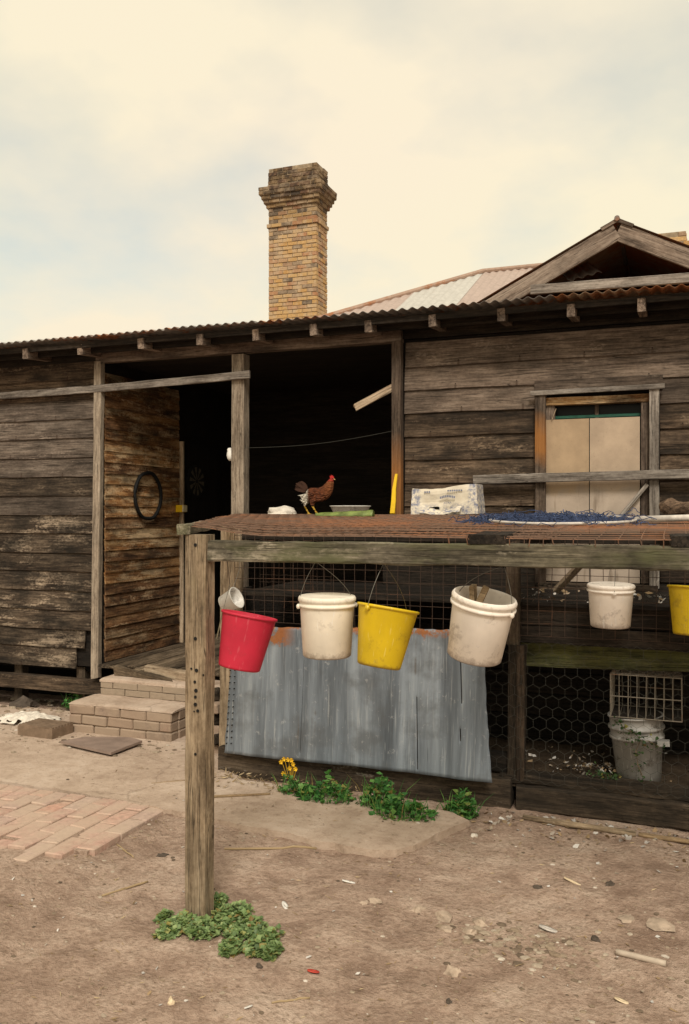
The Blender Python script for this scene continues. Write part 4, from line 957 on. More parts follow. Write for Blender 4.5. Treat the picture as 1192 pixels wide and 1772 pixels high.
# ================================================================== buckets
def bucket(label, rimc, Y, r1, r0, h, mat, roll, pitch, style, bail, group=None, lid=False, cat='bucket'):
    """rimc: photo position used only to find the hanging point; r1 rim radius, r0 foot radius"""
    c = at(rimc[0], rimc[1], Y)
    rot = Euler((R(pitch), R(roll), 0)).to_matrix().to_4x4()
    Mw = Matrix.Translation(c) @ rot @ Matrix.Translation((0, 0, -h))
    root = empty('bucket', c, label, cat, group)
    root.matrix_basis = Mw; W[root] = Mw.copy()
    m = MB(); th = 0.004
    if style == 'pail':        # straight sided paint pail with two ribs
        prof = [(0.001, 0.004), (r0 * 0.9, 0.004), (r0 * 0.94, 0.0), (r0, 0.006), (r0 + (r1 - r0) * 0.80, h * 0.80), (r1 * 0.985, h * 0.815), (r1 * 1.05, h * 0.825), (r1 * 1.055, h * 0.86), (r1 * 1.0, h * 0.875), (r1 * 0.995, h * 0.90), (r1 * 1.045, h * 0.915), (r1 * 1.05, h * 0.96), (r1 * 1.02, h * 0.985)]
        if not lid: prof += [(r1 * 1.0, h), (r1 * 0.965, h), (r1 * 0.95, h * 0.97), (r0 * 0.965, 0.012), (0.001, 0.010)]
        else: prof += [(r1 * 0.99, h * 0.995), (0.9 * r1, h * 0.995), (0.001, h * 0.99)]
    else:                      # flared household bucket with rolled rim
        prof = [(0.001, 0.006), (r0 * 0.88, 0.006), (r0 * 0.93, 0.0), (r0, 0.004), (r0 + (r1 - r0) * 0.06, h * 0.05), (r0 + (r1 - r0) * 0.93, h * 0.945), (r1 * 0.985, h * 0.95), (r1 * 1.03, h * 0.955), (r1 * 1.045, h * 0.975), (r1 * 1.03, h * 0.997), (r1 * 0.99, h), (r1 * 0.955, h * 0.99), (r0 * 0.965, 0.012), (0.001, 0.010)]
    m.lathe(prof, 48); body = m.build('body', mat, root, Mw, True)
    # bail and ears: ear angle in degrees round the rim, apex in world space
    if bail:
        ang, apex = bail
        ap_l = Mw.inverted() @ Vector(apex)
        e = []
        for s_ in (0, math.pi):
            a_ = R(ang) + s_; q = Vector((math.cos(a_) * r1 * 1.06, math.sin(a_) * r1 * 1.06, h * (0.83 if style == 'pail' else 0.93)))
            e.append(q)
            m = MB(); Me = Matrix.Translation(q) @ Matrix.Rotation(a_, 4, 'Z') @ Matrix.Rotation(R(90), 4, 'Y'); m.lathe([(0.010, -0.006), (0.011, 0.004), (0.005, 0.008), (0.001, 0.008)], 10, Me)
            m.build('ear', mat, root, Mw)
        pts = []
        for k in range(25):
            f = k / 24
            if f <= 0.5:
                g = f * 2; p = e[0].lerp(ap_l, g); bulge = e[0] - ap_l
            else:
                g = (1 - f) * 2; p = e[1].lerp(ap_l, g); bulge = e[1] - ap_l
            bulge = Vector((bulge.x, bulge.y, 0)); p = p + bulge * 0.16 * math.sin(math.pi * g)
            pts.append(p)
        m = MB(); m.tube(pts, 0.0014, 6); m.build('bail', M['steel'], root, Mw, True)
    return root, Mw
HB = FY + 0.075
b_ = bucket('red plastic bucket hanging tilted beside the front post', (432, 1063), HB, 0.122, 0.092, 0.243, M['p_red'], 8.5, -8, 'flare', None)
m = MB(); e0 = b_[1] @ Vector((-0.124, -0.02, 0.228)); m.tube([e0 + Vector((0, 0, 0.0)), e0 + Vector((0.01, 0.05, 0.12)), (e0.x + 0.035, FY + 0.03, RZB + 0.01)], 0.0018, 5); m.build('bail', M['steel'], b_[0])
m = MB(); m.tube([e0, e0 + Vector((-0.012, 0, -0.05)), e0 + Vector((-0.03, 0, -0.12))], 0.003, 5); m.build('cord', M['rope'], b_[0])
b_ = bucket('cream white lidded pail hanging between the red and yellow buckets', (566, 1030), HB, 0.119, 0.104, 0.262, M['p_white'], 0.5, 1.0, 'pail', (215, Vector((at(546, 974, FY + 0.03).x, FY + 0.03, RZB + 0.004))), lid=True)
b_ = bucket('bright yellow bucket hanging tilted against the cream lidded pail', (672, 1050), HB + 0.005, 0.127, 0.090, 0.252, M['p_yellow'], 7.0, -9, 'flare', (248, Vector((at(664, 974, FY + 0.03).x, FY + 0.03, RZB + 0.004))))
b_ = bucket('open white pail with a wooden scoop inside, tilted over the sheet end', (839, 1030), HB - 0.01, 0.126, 0.110, 0.264, M['p_white2'], 11.5, 7.0, 'pail', (-18, Vector((at(872, 983, FY + 0.03).x, FY + 0.03, RZB + 0.004))))
Mw = b_[1]
m = MB(); m.box((-0.07, -0.012, 0.0), (-0.045, 0.012, 0.27), Matrix.Rotation(R(14), 4, 'Y') @ Matrix.Translation((-0.02, 0.04, 0.008))); m.box((0, -0.02, 0), (0.02, 0.03, 0.27), Matrix.Translation((-0.02, 0.05, 0.012)) @ Matrix.Rotation(R(-12), 4, 'Y'))
sc = m.build('scoop', M['stick'], None, Mw); tag(sc, 'pale wooden scoop sticks standing inside the open white pail', 'scoop')
b_ = bucket('smaller looking white pail hung on the coop mesh above the mossy board', (1057, 1010), CYF - 0.19, 0.127, 0.110, 0.246, M['p_white2'], 1.0, 2, 'pail', (282, Vector((at(1066, 972, CYF - 0.05).x, CYF - 0.05, 1.60))), lid=True)
b_ = bucket('yellow bucket hung on the coop mesh, cut by the right picture edge', (1211, 1016), CYF - 0.19, 0.165, 0.125, 0.27, M['p_yellow'], 3, -6, 'flare', (270, Vector((at(1205, 972, CYF - 0.05).x, CYF - 0.05, 1.60))))
# small tin hung behind the red bucket
c = at(398, 1040, 4.6)
Mx = Matrix.Translation(c) @ Euler((R(20), R(62), R(20))).to_matrix().to_4x4() @ Matrix.Translation((0, 0, -0.05))
tn = empty('tin_can', c, 'small white enamel pot hung sideways behind the red bucket', 'pot')
m = MB(); m.lathe([(0.001, 0.0), (0.045, 0.0), (0.052, 0.004), (0.062, 0.098), (0.068, 0.10), (0.066, 0.104), (0.058, 0.098), (0.049, 0.006), (0.001, 0.006)], 28); m.build('body', M['enamel'], tn, Mx, True)
m = MB(); m.tube([c + Vector((0.0, 0.02, 0.05)), c + Vector((0.01, 0.10, 0.18)), (c.x + 0.02, c.y + 0.1, roofz(c.x, c.y + 0.1) - 0.002)], 0.0016, 5); m.build('bail', M['steel'], tn)

# ---- wire crate on an old tub inside the coop
tubc = at(1106, 1352, 5.66)
base = gp(1118, 1352, 0.16)
tb = empty('plastic_tub', (base.x, 5.68, 0.15), 'grey cracked plastic tub standing inside the netting under the wire crate', 'bucket')
Mt = Matrix.Translation((at(1106, 1300, 5.68).x, 5.68, 0.15)) @ Euler((0, R(-3), 0)).to_matrix().to_4x4()
m = MB(); m.lathe([(0.001, 0.0), (0.12, 0.0), (0.128, 0.006), (0.150, 0.27), (0.162, 0.272), (0.162, 0.288), (0.152, 0.292), (0.156, 0.33), (0.167, 0.332), (0.167, 0.345), (0.155, 0.35), (0.158, 0.40), (0.168, 0.402), (0.166, 0.412), (0.150, 0.41), (0.12, 0.012), (0.001, 0.012)], 40); m.build('body', M['p_grey'], tb, Mt, True)
m = MB(); m.box((0.12, -0.155, 0.255), (0.19, -0.10, 0.285)); m.build('lug', M['p_grey'], tb, Mt)
cr0, cr1 = at(1050, 1240, 5.52), at(1180, 1240, 5.52); ctop = at(1110, 1168, 5.52).z; zb = 0.568
cr = empty('wire_crate', ((cr0.x + cr1.x) / 2, 5.68, zb), 'rusty wire crate balanced on the grey tub inside the coop', 'crate')
x0, x1, y0, y1 = cr0.x + 0.02, cr1.x, 5.52, 5.86; zt = zb + 0.255
m = MB()
for zz in (zb, zb + 0.125, zt):
    m.tube([(x0, y0, zz), (x1, y0, zz), (x1, y1, zz), (x0, y1, zz), (x0, y0, zz)], 0.0032, 6)
m.build('frame', M['cratewire'], cr)
m = MB()
for k in range(9):
    f = k / 8; x = x0 + (x1 - x0) * f
    for yy in (y0, y1): m.tube([(x, yy, zb), (x + random.uniform(-.004, .004), yy, zt)], 0.0024, 5, False)
    m.tube([(x, y0, zt), (x, y1, zt)], 0.0022, 5, False); m.tube([(x, y0, zb), (x, y1, zb)], 0.0022, 5, False)
for k in range(8):
    y = y0 + (y1 - y0) * k / 7
    m.tube([(x0, y, zt), (x1, y, zt)], 0.0022, 5, False)
    for xx in (x0, x1): m.tube([(xx, y, zb), (xx, y, zt)], 0.0022, 5, False)
fl_ = MB(); fl_.box((x0, y0 + 0.004, zb - 0.006), (x1, y1, zb - 0.001)); fl_.build('floor', M['dark'], cr)  # added dark panel: paints the crate's dim inside and hides the tub rim
o = m.build('wires', M['cratewire'], cr); tag(o, kind='stuff')

# ================================================================== things on the coop roof
# hen -------------------------------------------------------------------------
HS = 3.7e-4; hx0 = at(545, 890, 6.15)
hz = roofz(hx0.x, 6.15) + 0.004
HM = Matrix.Translation((hx0.x, 6.15, hz)) @ Matrix.Rotation(R(14), 4, 'Z') @ Matrix.Diagonal((HS, HS, HS, 1)) @ Matrix.Translation((-560, 0, 0))
hen = empty('hen', (hx0.x, 6.15, hz), 'reddish brown hen with yellow legs standing on the coop roof mesh', 'hen')
nodes = [((600, 0, 410), 205), ((460, 0, 430), 150), ((390, 0, 500), 65), ((745, 0, 405), 190), ((820, 0, 515), 160), ((862, 0, 612), 112), ((897, 0, 690), 70), ((915, 0, 735), 46), ((955, 0, 722), 18),
         ((520, -75, 300), 80), ((515, -85, 215), 48), ((535, -85, 150), 20), ((590, -85, 60), 16), ((625, -85, 14), 15), ((690, -85, 8), 9), ((655, -130, 8), 9), ((655, -40, 8), 9), ((575, -85, 8), 9),
         ((430, 75, 320), 85), ((350, 85, 250), 52), ((330, 85, 180), 20), ((390, 85, 70), 16), ((420, 85, 14), 15), ((490, 85, 8), 9), ((455, 130, 8), 9), ((455, 40, 8), 9), ((370, 85, 8), 9)]
edges = [(0, 1), (1, 2), (0, 3), (3, 4), (4, 5), (5, 6), (6, 7), (7, 8), (0, 9), (9, 10), (10, 11), (11, 12), (12, 13), (13, 14), (13, 15), (13, 16), (13, 17), (1, 18), (18, 19), (19, 20), (20, 21), (21, 22), (22, 23), (22, 24), (22, 25), (22, 26)]
me = bpy.data.meshes.new('hen_skeleton'); me.from_pydata([n_[0] for n_ in nodes], edges, [])
tmp = bpy.data.objects.new('hen_skeleton', me); COL.objects.link(tmp)
tmp.modifiers.new('skin', 'SKIN'); tmp.modifiers.new('sub', 'SUBSURF').levels = 2; tmp.modifiers['sub'].render_levels = 2
for i_, n_ in enumerate(nodes):
    sv_ = me.skin_vertices[0].data[i_]; sv_.radius = (n_[1], n_[1] * (0.86 if n_[1] > 100 else 1)); sv_.use_root = (i_ == 0)
dg = bpy.context.evaluated_depsgraph_get(); ev = tmp.evaluated_get(dg); bme = bpy.data.meshes.new_from_object(ev); bpy.data.objects.remove(tmp)
a = N('hen_plumage'); o = a.obj(); ox, oy, oz = a.sep(o)
n1 = a.noise(a.mul(o, (0.02, 0.02, 0.02)), 1.0, 5, 0.6); n2 = a.vor(a.mul(o, (0.018, 0.03, 0.03)), 1.0)
c = a.ramp(n1, [(0.35, (0.085, 0.022, 0.008)), (0.65, (0.19, 0.056, 0.018))])
c = a.mix(a.ramp(n2, [(0.3, 0.0), (0.7, 0.6)]), c, (0.045, 0.016, 0.008))
c = a.mix(a.ramp(a.math('DIVIDE', ox, 1000.0), [(0.70, 0.0), (0.86, 0.5)]), c, (0.24, 0.082, 0.025))
c = a.mix(a.math('MULTIPLY', a.ramp(a.math('DIVIDE', ox, 1000.0), [(0.40, 1.0), (0.44, 0.0)]), a.ramp(a.math('DIVIDE', oz, 1000.0), [(0.16, 0.0), (0.2, 1.0)])), c, (0.55, 0.50, 0.42))
c = a.mix(a.ramp(a.math('DIVIDE', oz, 1000.0), [(0.66, 0.0), (0.72, 1.0)]), c, (0.34, 0.030, 0.022))
c = a.mix(a.ramp(a.math('DIVIDE', oz, 1000.0), [(0.155, 1.0), (0.19, 0.0)]), c, (0.55, 0.34, 0.05))
a.bump(a.math('ADD', n2, n1), 0.5, 8.0); M['hen'] = a.done(c, 0.75, 0.25)
bme.materials.clear(); bme.materials.append(M['hen']); bme.polygons.foreach_set('use_smooth', [True] * len(bme.polygons))
inst('body', bme, HM, hen)
M['comb'] = flat('comb_red', (0.42, 0.022, 0.02), 0.55); M['tailf'] = flat('dark_tail_feather', (0.045, 0.020, 0.012), 0.7); M['rumpf'] = flat('white_rump_feather', (0.60, 0.56, 0.48), 0.9); M['beak'] = flat('beak', (0.45, 0.30, 0.12), 0.5)
def plate(m, outline, y0, th):
    n = len(outline); A = [m.vert((x, y0 - th, z)) for x, z in outline]; B = [m.vert((x, y0 + th, z)) for x, z in outline]
    m.face(A[::-1]); m.face(B)
    for k in range(n): m.face((A[k], A[(k + 1) % n], B[(k + 1) % n], B[k]))
m = MB(); plate(m, [(870, 755), (865, 800), (885, 785), (895, 822), (908, 790), (925, 812), (932, 780), (950, 785), (952, 750), (930, 735)], 0, 9); m.build('comb', M['comb'], hen, HM)
m = MB()
for s_ in (-14, 14): plate(m, [(915, 700), (942, 695), (945, 650), (930, 625), (912, 650)], s_, 7)
m.build('wattle', M['comb'], hen, HM)
m = MB(); m.tube([(945, 0, 728), (985, 0, 715)], [17, 2], 8); m.build('beak', M['beak'], hen, HM)
m = MB()
for sgn in (-36, 36): m.lathe([(0.1, 8), (6, 6), (8, 0), (0.1, -8)], 8, Matrix.Translation((928, sgn, 738)))
m.build('eye', M['black'], hen, HM)
for k in range(7):
    m = MB(); a0 = R(112 + k * 8); L = 215 - 14 * abs(k - 3); bx, bz = 400 - k * 6, 530 - k * 10; dx_, dz_ = math.cos(a0), math.sin(a0); yv = (k % 3 - 1) * 26
    ol = []
    for f, wd in ((0, 14), (0.3, 30), (0.65, 34), (0.9, 22), (1.0, 4)): ol.append((f, wd))
    L_ = [(bx + dx_ * L * f - dz_ * wd - 60 * f * f, bz + dz_ * L * f + dx_ * wd) for f, wd in ol]; R_ = [(bx + dx_ * L * f + dz_ * wd - 60 * f * f, bz + dz_ * L * f - dx_ * wd) for f, wd in ol][::-1]
    plate(m, L_ + R_, yv, 4); m.build('tail_feather', M['tailf'], hen, HM)
m = MB(); rn = random.Random(5)
for k in range(26):
    bx, bz, yv = rn.uniform(300, 390), rn.uniform(260, 430), rn.uniform(-60, 90); a0 = R(rn.uniform(130, 250)); L = rn.uniform(60, 120)
    plate(m, [(bx + 14 * math.sin(a0), bz - 14 * math.cos(a0)), (bx + L * math.cos(a0), bz + L * math.sin(a0)), (bx - 14 * math.sin(a0), bz + 14 * math.cos(a0))], yv, 5)
m.build('rump_feathers', M['rumpf'], hen, HM)
# cloth ------------------------------------------------------------------------
def lump(name, c, sx_, sy_, sz_, mat, label, cat, seed=0, rough=0.3, n=16, flatb=True, kind=None, parent=None, rotz=0.0, sub=3, smooth=True):
    bm = bmesh.new(); bmesh.ops.create_icosphere(bm, subdivisions=sub, radius=1.0)
    for v_ in bm.verts:
        d = v_.co.copy(); k = 1 + rough * (noise.noise(d * 1.7 + Vector((seed, 0, 0))) + 0.5 * noise.noise(d * 4.1 + Vector((0, seed, 0))) + 0.25 * noise.noise(d * 9 + Vector((0, 0, seed))))
        v_.co = Vector((d.x * sx_ * k, d.y * sy_ * k, (d.z if d.z > 0 or not flatb else d.z * 0.15) * sz_ * k))
    me = bpy.data.meshes.new(name); bm.to_mesh(me); bm.free(); me.materials.append(mat)
    me.polygons.foreach_set('use_smooth', [smooth] * len(me.polygons))
    o = inst(name, me, Matrix.Translation(c) @ Matrix.Rotation(rotz, 4, 'Z'), parent); tag(o, label, cat, kind=kind); return o
c = at(485, 890, 6.25); lump('cloth', Vector((c.x, 6.25, 1.785)), 0.135, 0.09, 0.055, M['cloth'], 'crumpled off-white cloth on the coop roof behind the hen', 'cloth', 3, 0.45)
# enamel basin
c = at(606, 888, 6.05); zc = roofz(c.x, 6.05) + 0.004
m = MB(); m.lathe([(0.001, 0.0), (0.115, 0.0), (0.122, 0.006), (0.143, 0.06), (0.152, 0.063), (0.152, 0.069), (0.140, 0.066), (0.118, 0.010), (0.001, 0.008)], 40)
o = m.build('basin', M['enamel'], None, Matrix.Translation((c.x, 6.05, zc)), True); tag(o, 'chipped white enamel basin on the coop roof beside the hen', 'basin')
# green rind / leaf
m = MB(); n = 22; c0, c1 = at(546, 892, 5.55), at(646, 893, 5.45)
for k in range(n + 1):
    f = k / n; p = c0.lerp(c1, f); wd = 0.055 * math.sin(math.pi * min(1, f * 1.05 + 0.03)) ** 0.7 + (0.03 if f > 0.8 else 0.004); hh = 0.02 + 0.022 * f
    zc = roofz(p.x, p.y)
    for q in range(9):
        s_ = -1 + q / 4
        m.vert((p.x + 0.004 * noise.noise(Vector((q, k * .7, 0))), p.y + s_ * wd, zc + 0.006 + hh * (1 - s_ * s_) + 0.006 * noise.noise(Vector((f * 9, s_ * 2, 2)))))
for k in range(n):
    for q in range(8): a0 = k * 9 + q; m.face((a0, a0 + 9, a0 + 10, a0 + 1))
o = m.build('green_leaf', M['marrow'], None, None, True); md = o.modifiers.new('thickness', 'SOLIDIFY'); md.thickness = 0.004; tag(o, 'long limp green leaf lying on the roof mesh before the basin', 'leaf')
# torn carton
c0, c1 = at(717, 889, 6.2), at(833, 889, 6.2); zc = roofz((c0.x + c1.x) / 2, 6.2) + 0.004; Wd = c1.x - c0.x; Hh = 0.200
ct = empty('torn_carton', ((c0.x + c1.x) / 2, 6.25, zc), 'torn white carton with blue print on the coop roof by the wall', 'carton')
a = N('printed_carton'); o = a.obj(); ox, oy, oz = a.sep(o)
n1 = a.noise(o, 16, 6, 0.7); n2 = a.noise(o, 34, 5, 0.7); endm = a.ramp(a.math('ABSOLUTE', a.math('ADD', ox, a.math('MULTIPLY', a.math('SUBTRACT', n1, 0.5), 0.06))), [(0.165, 0.0), (0.19, 1.0)])
lowm = a.math('MULTIPLY', a.ramp(oz, [(0.05, 1.0), (0.09, 0.0)]), a.ramp(n1, [(0.42, 0.0), (0.52, 1.0)]))
blue = a.math('MULTIPLY', a.math('MAXIMUM', endm, lowm), a.ramp(n2, [(0.42, 0.0), (0.60, 0.85)]))
c = a.mix(blue, a.mix(a.ramp(n1, [(0.4, 0.0), (0.7, 0.5)]), (0.66, 0.60, 0.49), (0.50, 0.42, 0.32)), (0.10, 0.13, 0.24)); a.bump(n1, 0.5, 0.01); M['carton'] = a.done(c, 0.6, 0.3)
m = MB(); nxb, nzb = 26, 10
def carton_pt(f, g, front):
    x = (f - 0.5) * (Wd - 0.03 * g); sag = 0.028 * math.sin(math.pi * f) * (1 - g)
    y = (-0.11 - 0.03 * (1 - g) * (0.5 + 0.5 * math.cos(math.pi * 2 * f)) if front else 0.11) + 0.012 * noise.noise(Vector((f * 6, g * 3, 1 if front else 5)))
    return Vector((x + 0.008 * noise.noise(Vector((f * 5, g * 4, 3))), y, g * (Hh - 0.012 * math.sin(f * 5)) + 0.006 * noise.noise(Vector((f * 7, g * 5, 8))) * (g > 0)))
for fr in (1, 0):
    for j in range(nzb + 1):
        for k in range(nxb + 1): m.vert(carton_pt(k / nxb, j / nzb, fr))
A = (nxb + 1) * (nzb + 1)
for j in range(nzb):
    for k in range(nxb):
        a0 = j * (nxb + 1) + k
        if not (j == 2 and 7 <= k <= 10): m.face((a0, a0 + 1, a0 + nxb + 2, a0 + nxb + 1))
        m.face((A + a0, A + a0 + nxb + 1, A + a0 + nxb + 2, A + a0 + 1))
for k in range(nxb): a0 = nzb * (nxb + 1) + k; m.face((a0, a0 + 1, A + a0 + 1, A + a0)); m.face((k, A + k, A + k + 1, k + 1))
for j in range(nzb):
    a0 = j * (nxb + 1); m.face((a0, a0 + nxb + 1, A + a0 + nxb + 1, A + a0)); b0 = a0 + nxb; m.face((b0, A + b0, A + b0 + nxb + 1, b0 + nxb + 1))
CM = Matrix.Translation(((c0.x + c1.x) / 2, 6.23, zc)) @ Matrix.Rotation(R(-2), 4, 'Y')
m.build('box', M['carton'], ct, CM)
m = MB(); n = 12
for k in range(n + 1):
    f = k / n; x = (f - 0.5) * 0.30 - 0.02
    for q in range(4): m.vert((x, -0.135 - 0.022 * q + 0.01 * noise.noise(Vector((f * 6, q, 0))), 0.045 - 0.012 * q + 0.014 * noise.noise(Vector((f * 5, q * .8, 4))) + 0.012 * math.cos(f * math.pi * 2)))
for k in range(n):
    for q in range(3): a0 = k * 4 + q; m.face((a0, a0 + 4, a0 + 5, a0 + 1))
m.build('torn_flap', M['carton'], ct, CM)
M['ink'] = flat('faded_blue_ink', (0.17, 0.185, 0.26), 0.7)
def lettering(txt, size, loc, par, mat, Mw, rot=(90, 0, 0)):
    cu = bpy.data.curves.new('lettering', 'FONT'); cu.body = txt; cu.size = size; cu.align_x = 'CENTER'; cu.extrude = 0.0004
    t = bpy.data.objects.new('lettering', cu); COL.objects.link(t); dg = bpy.context.evaluated_depsgraph_get()
    me = bpy.data.meshes.new_from_object(t.evaluated_get(dg)); bpy.data.objects.remove(t); me.materials.clear(); me.materials.append(mat)
    return inst('lettering', me, Mw @ Matrix.Translation(loc) @ Euler([R(q) for q in rot]).to_matrix().to_4x4(), par)
lettering('XTRA', 0.022, (0.03, -0.136, 0.078), ct, M['ink'], CM)
m = MB()
for k in range(9):
    t = -0.05 + k * 0.0125; m.box((0.03 + t - 0.005, -0.134, 0.112 + 0.012 * math.cos(t * 26)), (0.03 + t + 0.004, -0.1325, 0.128 + 0.012 * math.cos(t * 26)))
for k in range(7): m.box((0.03 + k * 0.016, -0.130, 0.165), (0.041 + k * 0.016, -0.1285, 0.176))
for k in range(3): m.box((-0.14 + k * 0.016, -0.130, 0.162), (-0.129 + k * 0.016, -0.1285, 0.174))
m.build('print', M['ink'], ct, CM)
# landing net -------------------------------------------------------------------
nc = Vector((at(985, 905, 4.75).x, 4.75, 0))
ln = empty('landing_net', (nc.x, nc.y, roofz(nc.x, nc.y)), 'white hooped landing net with tangled blue netting on the coop roof', 'net')
m = MB(); pts = []
for k in range(49):
    t = 2 * math.pi * k / 48; x = nc.x + 0.36 * math.cos(t) - 0.02; y = 4.62 + 0.62 * math.sin(t) * 0.9
    pts.append((x, y, roofz(x, y) + 0.018))
m.tube(pts, 0.0065, 8, False); m.build('hoop', M['offwhite'], ln, None, True)
hx_ = at(1090, 903, 4.7); hp = [(nc.x + 0.335, 4.62, roofz(nc.x, 4.6) + 0.02), (nc.x + 0.62, 4.60, roofz(nc.x, 4.6) + 0.03), (nc.x + 0.9, 4.58, roofz(nc.x, 4.6) + 0.035)]
m = MB(); m.tube(hp, 0.017, 10); m.build('handle', M['offwhite'], ln, None, True)
m = MB(); rn = random.Random(11)
for k in range(900):
    x = nc.x + rn.gauss(-0.12, 0.20); y = 4.66 + rn.gauss(0, 0.24)
    x = max(nc.x - 0.44, min(nc.x + 0.36, x)); y = max(4.05, min(5.3, y)); zc = roofz(x, y) + 0.008 + abs(rn.gauss(0, 0.015)); pts = []
    dx_, dy_ = rn.uniform(-1, 1), rn.uniform(-0.6, 0.6)
    for q in range(6): pts.append((x + dx_ * 0.022 * q + rn.uniform(-.012, .012), y + dy_ * 0.022 * q + rn.uniform(-.012, .012), max(roofz(x, y) + 0.004, zc + rn.uniform(-.014, .014))))
    m.tube(pts, 0.0021, 3, False)
o = m.build('netting', M['netblue'], ln); tag(o, kind='stuff')
# rough log at the end of the handle
c = at(1163, 897, 4.85); m = MB(); p0 = Vector((c.x - 0.05, 4.95, roofz(c.x, 4.9) + 0.075)); p1 = Vector((c.x + 0.22, 4.75, roofz(c.x, 4.8) + 0.03))
m.tube([p0 + (p1 - p0) * (k / 8) + Vector((0, 0, 0.01 * math.sin(k * 2.1))) for k in range(9)], [0.030, 0.048, 0.05, 0.043, 0.046, 0.038, 0.036, 0.034, 0.03], 9)
m.tube([p0 + Vector((0.06, -0.02, 0.0)), p0 + Vector((0.02, -0.03, -0.05)), p0 + Vector((0.04, -0.05, -0.07))], [0.03, 0.022, 0.012], 7)
o = m.build('log', M['log'], None, frame((0, 0, 0), (1, 0, 0), (0, 0, 1)) @ frame((0, 0, 0), (1, 0, 0), (0, 0, 1)).inverted(), False); tag(o, 'rough broken log lying on the coop roof beside the net handle', 'log')

# ================================================================== things on and in the house
m = MB(); tc0 = atX(255, 858, XA + 0.02); rr = 40 * ((-XA * ST + tc0.y * CT)) / F
m.tube([(XA + 0.03, tc0.y + rr * math.cos(2 * math.pi * k / 40), tc0.z + rr * math.sin(2 * math.pi * k / 40) * (1 + 0.02 * math.sin(k))) for k in range(41)], 0.017, 8, False)
o = m.build('bicycle_tyre', M['black'], None, None, True); tag(o, 'black bicycle tyre hung on the brown porch wall', 'tyre')
c = atX(304, 880, XA + 0.06); sb_ = empty('switch_box', (XA + 0.06, 7.72, c.z), 'small yellow and cream switch box on the porch door jamb', 'switch box')
m = MB(); m.box((XA + 0.012, 7.68, c.z - 0.036), (XA + 0.085, 7.755, c.z + 0.036)); m.build('box', M['yellowp'], sb_)
m = MB(); m.box((XA + 0.085, 7.683, c.z - 0.033), (XA + 0.10, 7.753, c.z + 0.033)); m.build('cover', M['creamp'], sb_)
dc = atX(339, 833, XA + 0.02); db = empty('dartboard', dc, 'old dartboard hanging in the dark porch beside the doorway', 'dartboard')
Md = Matrix.Translation((XA + 0.005, dc.y, dc.z)) @ Matrix.Rotation(R(90), 4, 'Y')
m = MB(); m.lathe([(0.001, 0.0), (0.17, 0.0), (0.175, 0.004), (0.175, 0.022), (0.17, 0.026), (0.001, 0.026)], 40); m.build('board', M['black'], db, Md)
m = MB()
for k in range(20):
    if k % 2: continue
    for (ra, rb) in ((0.02, 0.085), (0.092, 0.15)):
        t0, t1 = 2 * math.pi * k / 20, 2 * math.pi * (k + 1) / 20
        m.face([m.vert((ra * math.cos(t0), ra * math.sin(t0), 0.0275)), m.vert((rb * math.cos(t0), rb * math.sin(t0), 0.0275)), m.vert((rb * math.cos(t1), rb * math.sin(t1), 0.0275)), m.vert((ra * math.cos(t1), ra * math.sin(t1), 0.0275))])
m.build('segments', M['dartp'], db, Md)
c = at(400, 786, HY - 0.06); m = MB(); m.lathe([(0.001, -0.052), (0.016, -0.05), (0.029, -0.03), (0.032, -0.005), (0.025, 0.02), (0.020, 0.03), (0.022, 0.045), (0.012, 0.055), (0.001, 0.056)], 20)
o = m.build('insulator', M['white'], None, Matrix.Translation((-3.475, HY - 0.02, c.z)) @ Matrix.Rotation(R(-8), 4, 'Y'), True); tag(o, 'white pear shaped insulator on the side of the porch post', 'insulator')
m = MB(); q0, q1 = at(427, 775, HY - 0.03), at(688, 744, HY - 0.03); q0.x = -3.345
m.tube([q0.lerp(q1, k / 12) - Vector((0, 0, 0.035 * math.sin(math.pi * k / 12))) for k in range(13)], 0.0018, 5)
o = m.build('cable', M['hexwire'], None); tag(o, 'thin sagging wire strung across the dark porch opening', 'wire')
pl = board('plank', at(614, 706, 6.40), at(688, 666, 6.46), 0.055, 0.03, M['pale'], None, jit=0.002, ragged=0.02); tag(pl, 'short pale plank jutting into the porch from the corner post', 'plank')
m = MB(); p0, p1 = at(686, 820, 6.40), at(679, 888, 6.34)
pts = [p0, p0.lerp(p1, 0.4) + Vector((-0.006, 0, 0)), p0.lerp(p1, 0.7), p1, Vector((p1.x - 0.003, 6.36, 1.773))]
o = None
mm_ = MB(); prev = None
for p, wd in zip(pts, (0.018, 0.028, 0.034, 0.036, 0.036)):
    mm_.vert((p.x - wd / 2, p.y - 0.008, p.z)); mm_.vert((p.x + wd / 2, p.y - 0.008, p.z)); mm_.vert((p.x + wd / 2, p.y + 0.008, p.z)); mm_.vert((p.x - wd / 2, p.y + 0.008, p.z))
for k in range(4):
    for q in range(4): mm_.face((k * 4 + q, k * 4 + (q + 1) % 4, k * 4 + 4 + (q + 1) % 4, k * 4 + 4 + q))
mm_.face((0, 1, 2, 3)); mm_.face((16, 19, 18, 17))
o = mm_.build('yellow_paddle', M['yellowp'], None); tag(o, 'narrow yellow blade standing against the stained corner post', 'paddle')

# ================================================================== ground things
def onground(px, py): p = gp(px, py, 0.0); return Vector((p.x, p.y, gz(p.x, p.y)))
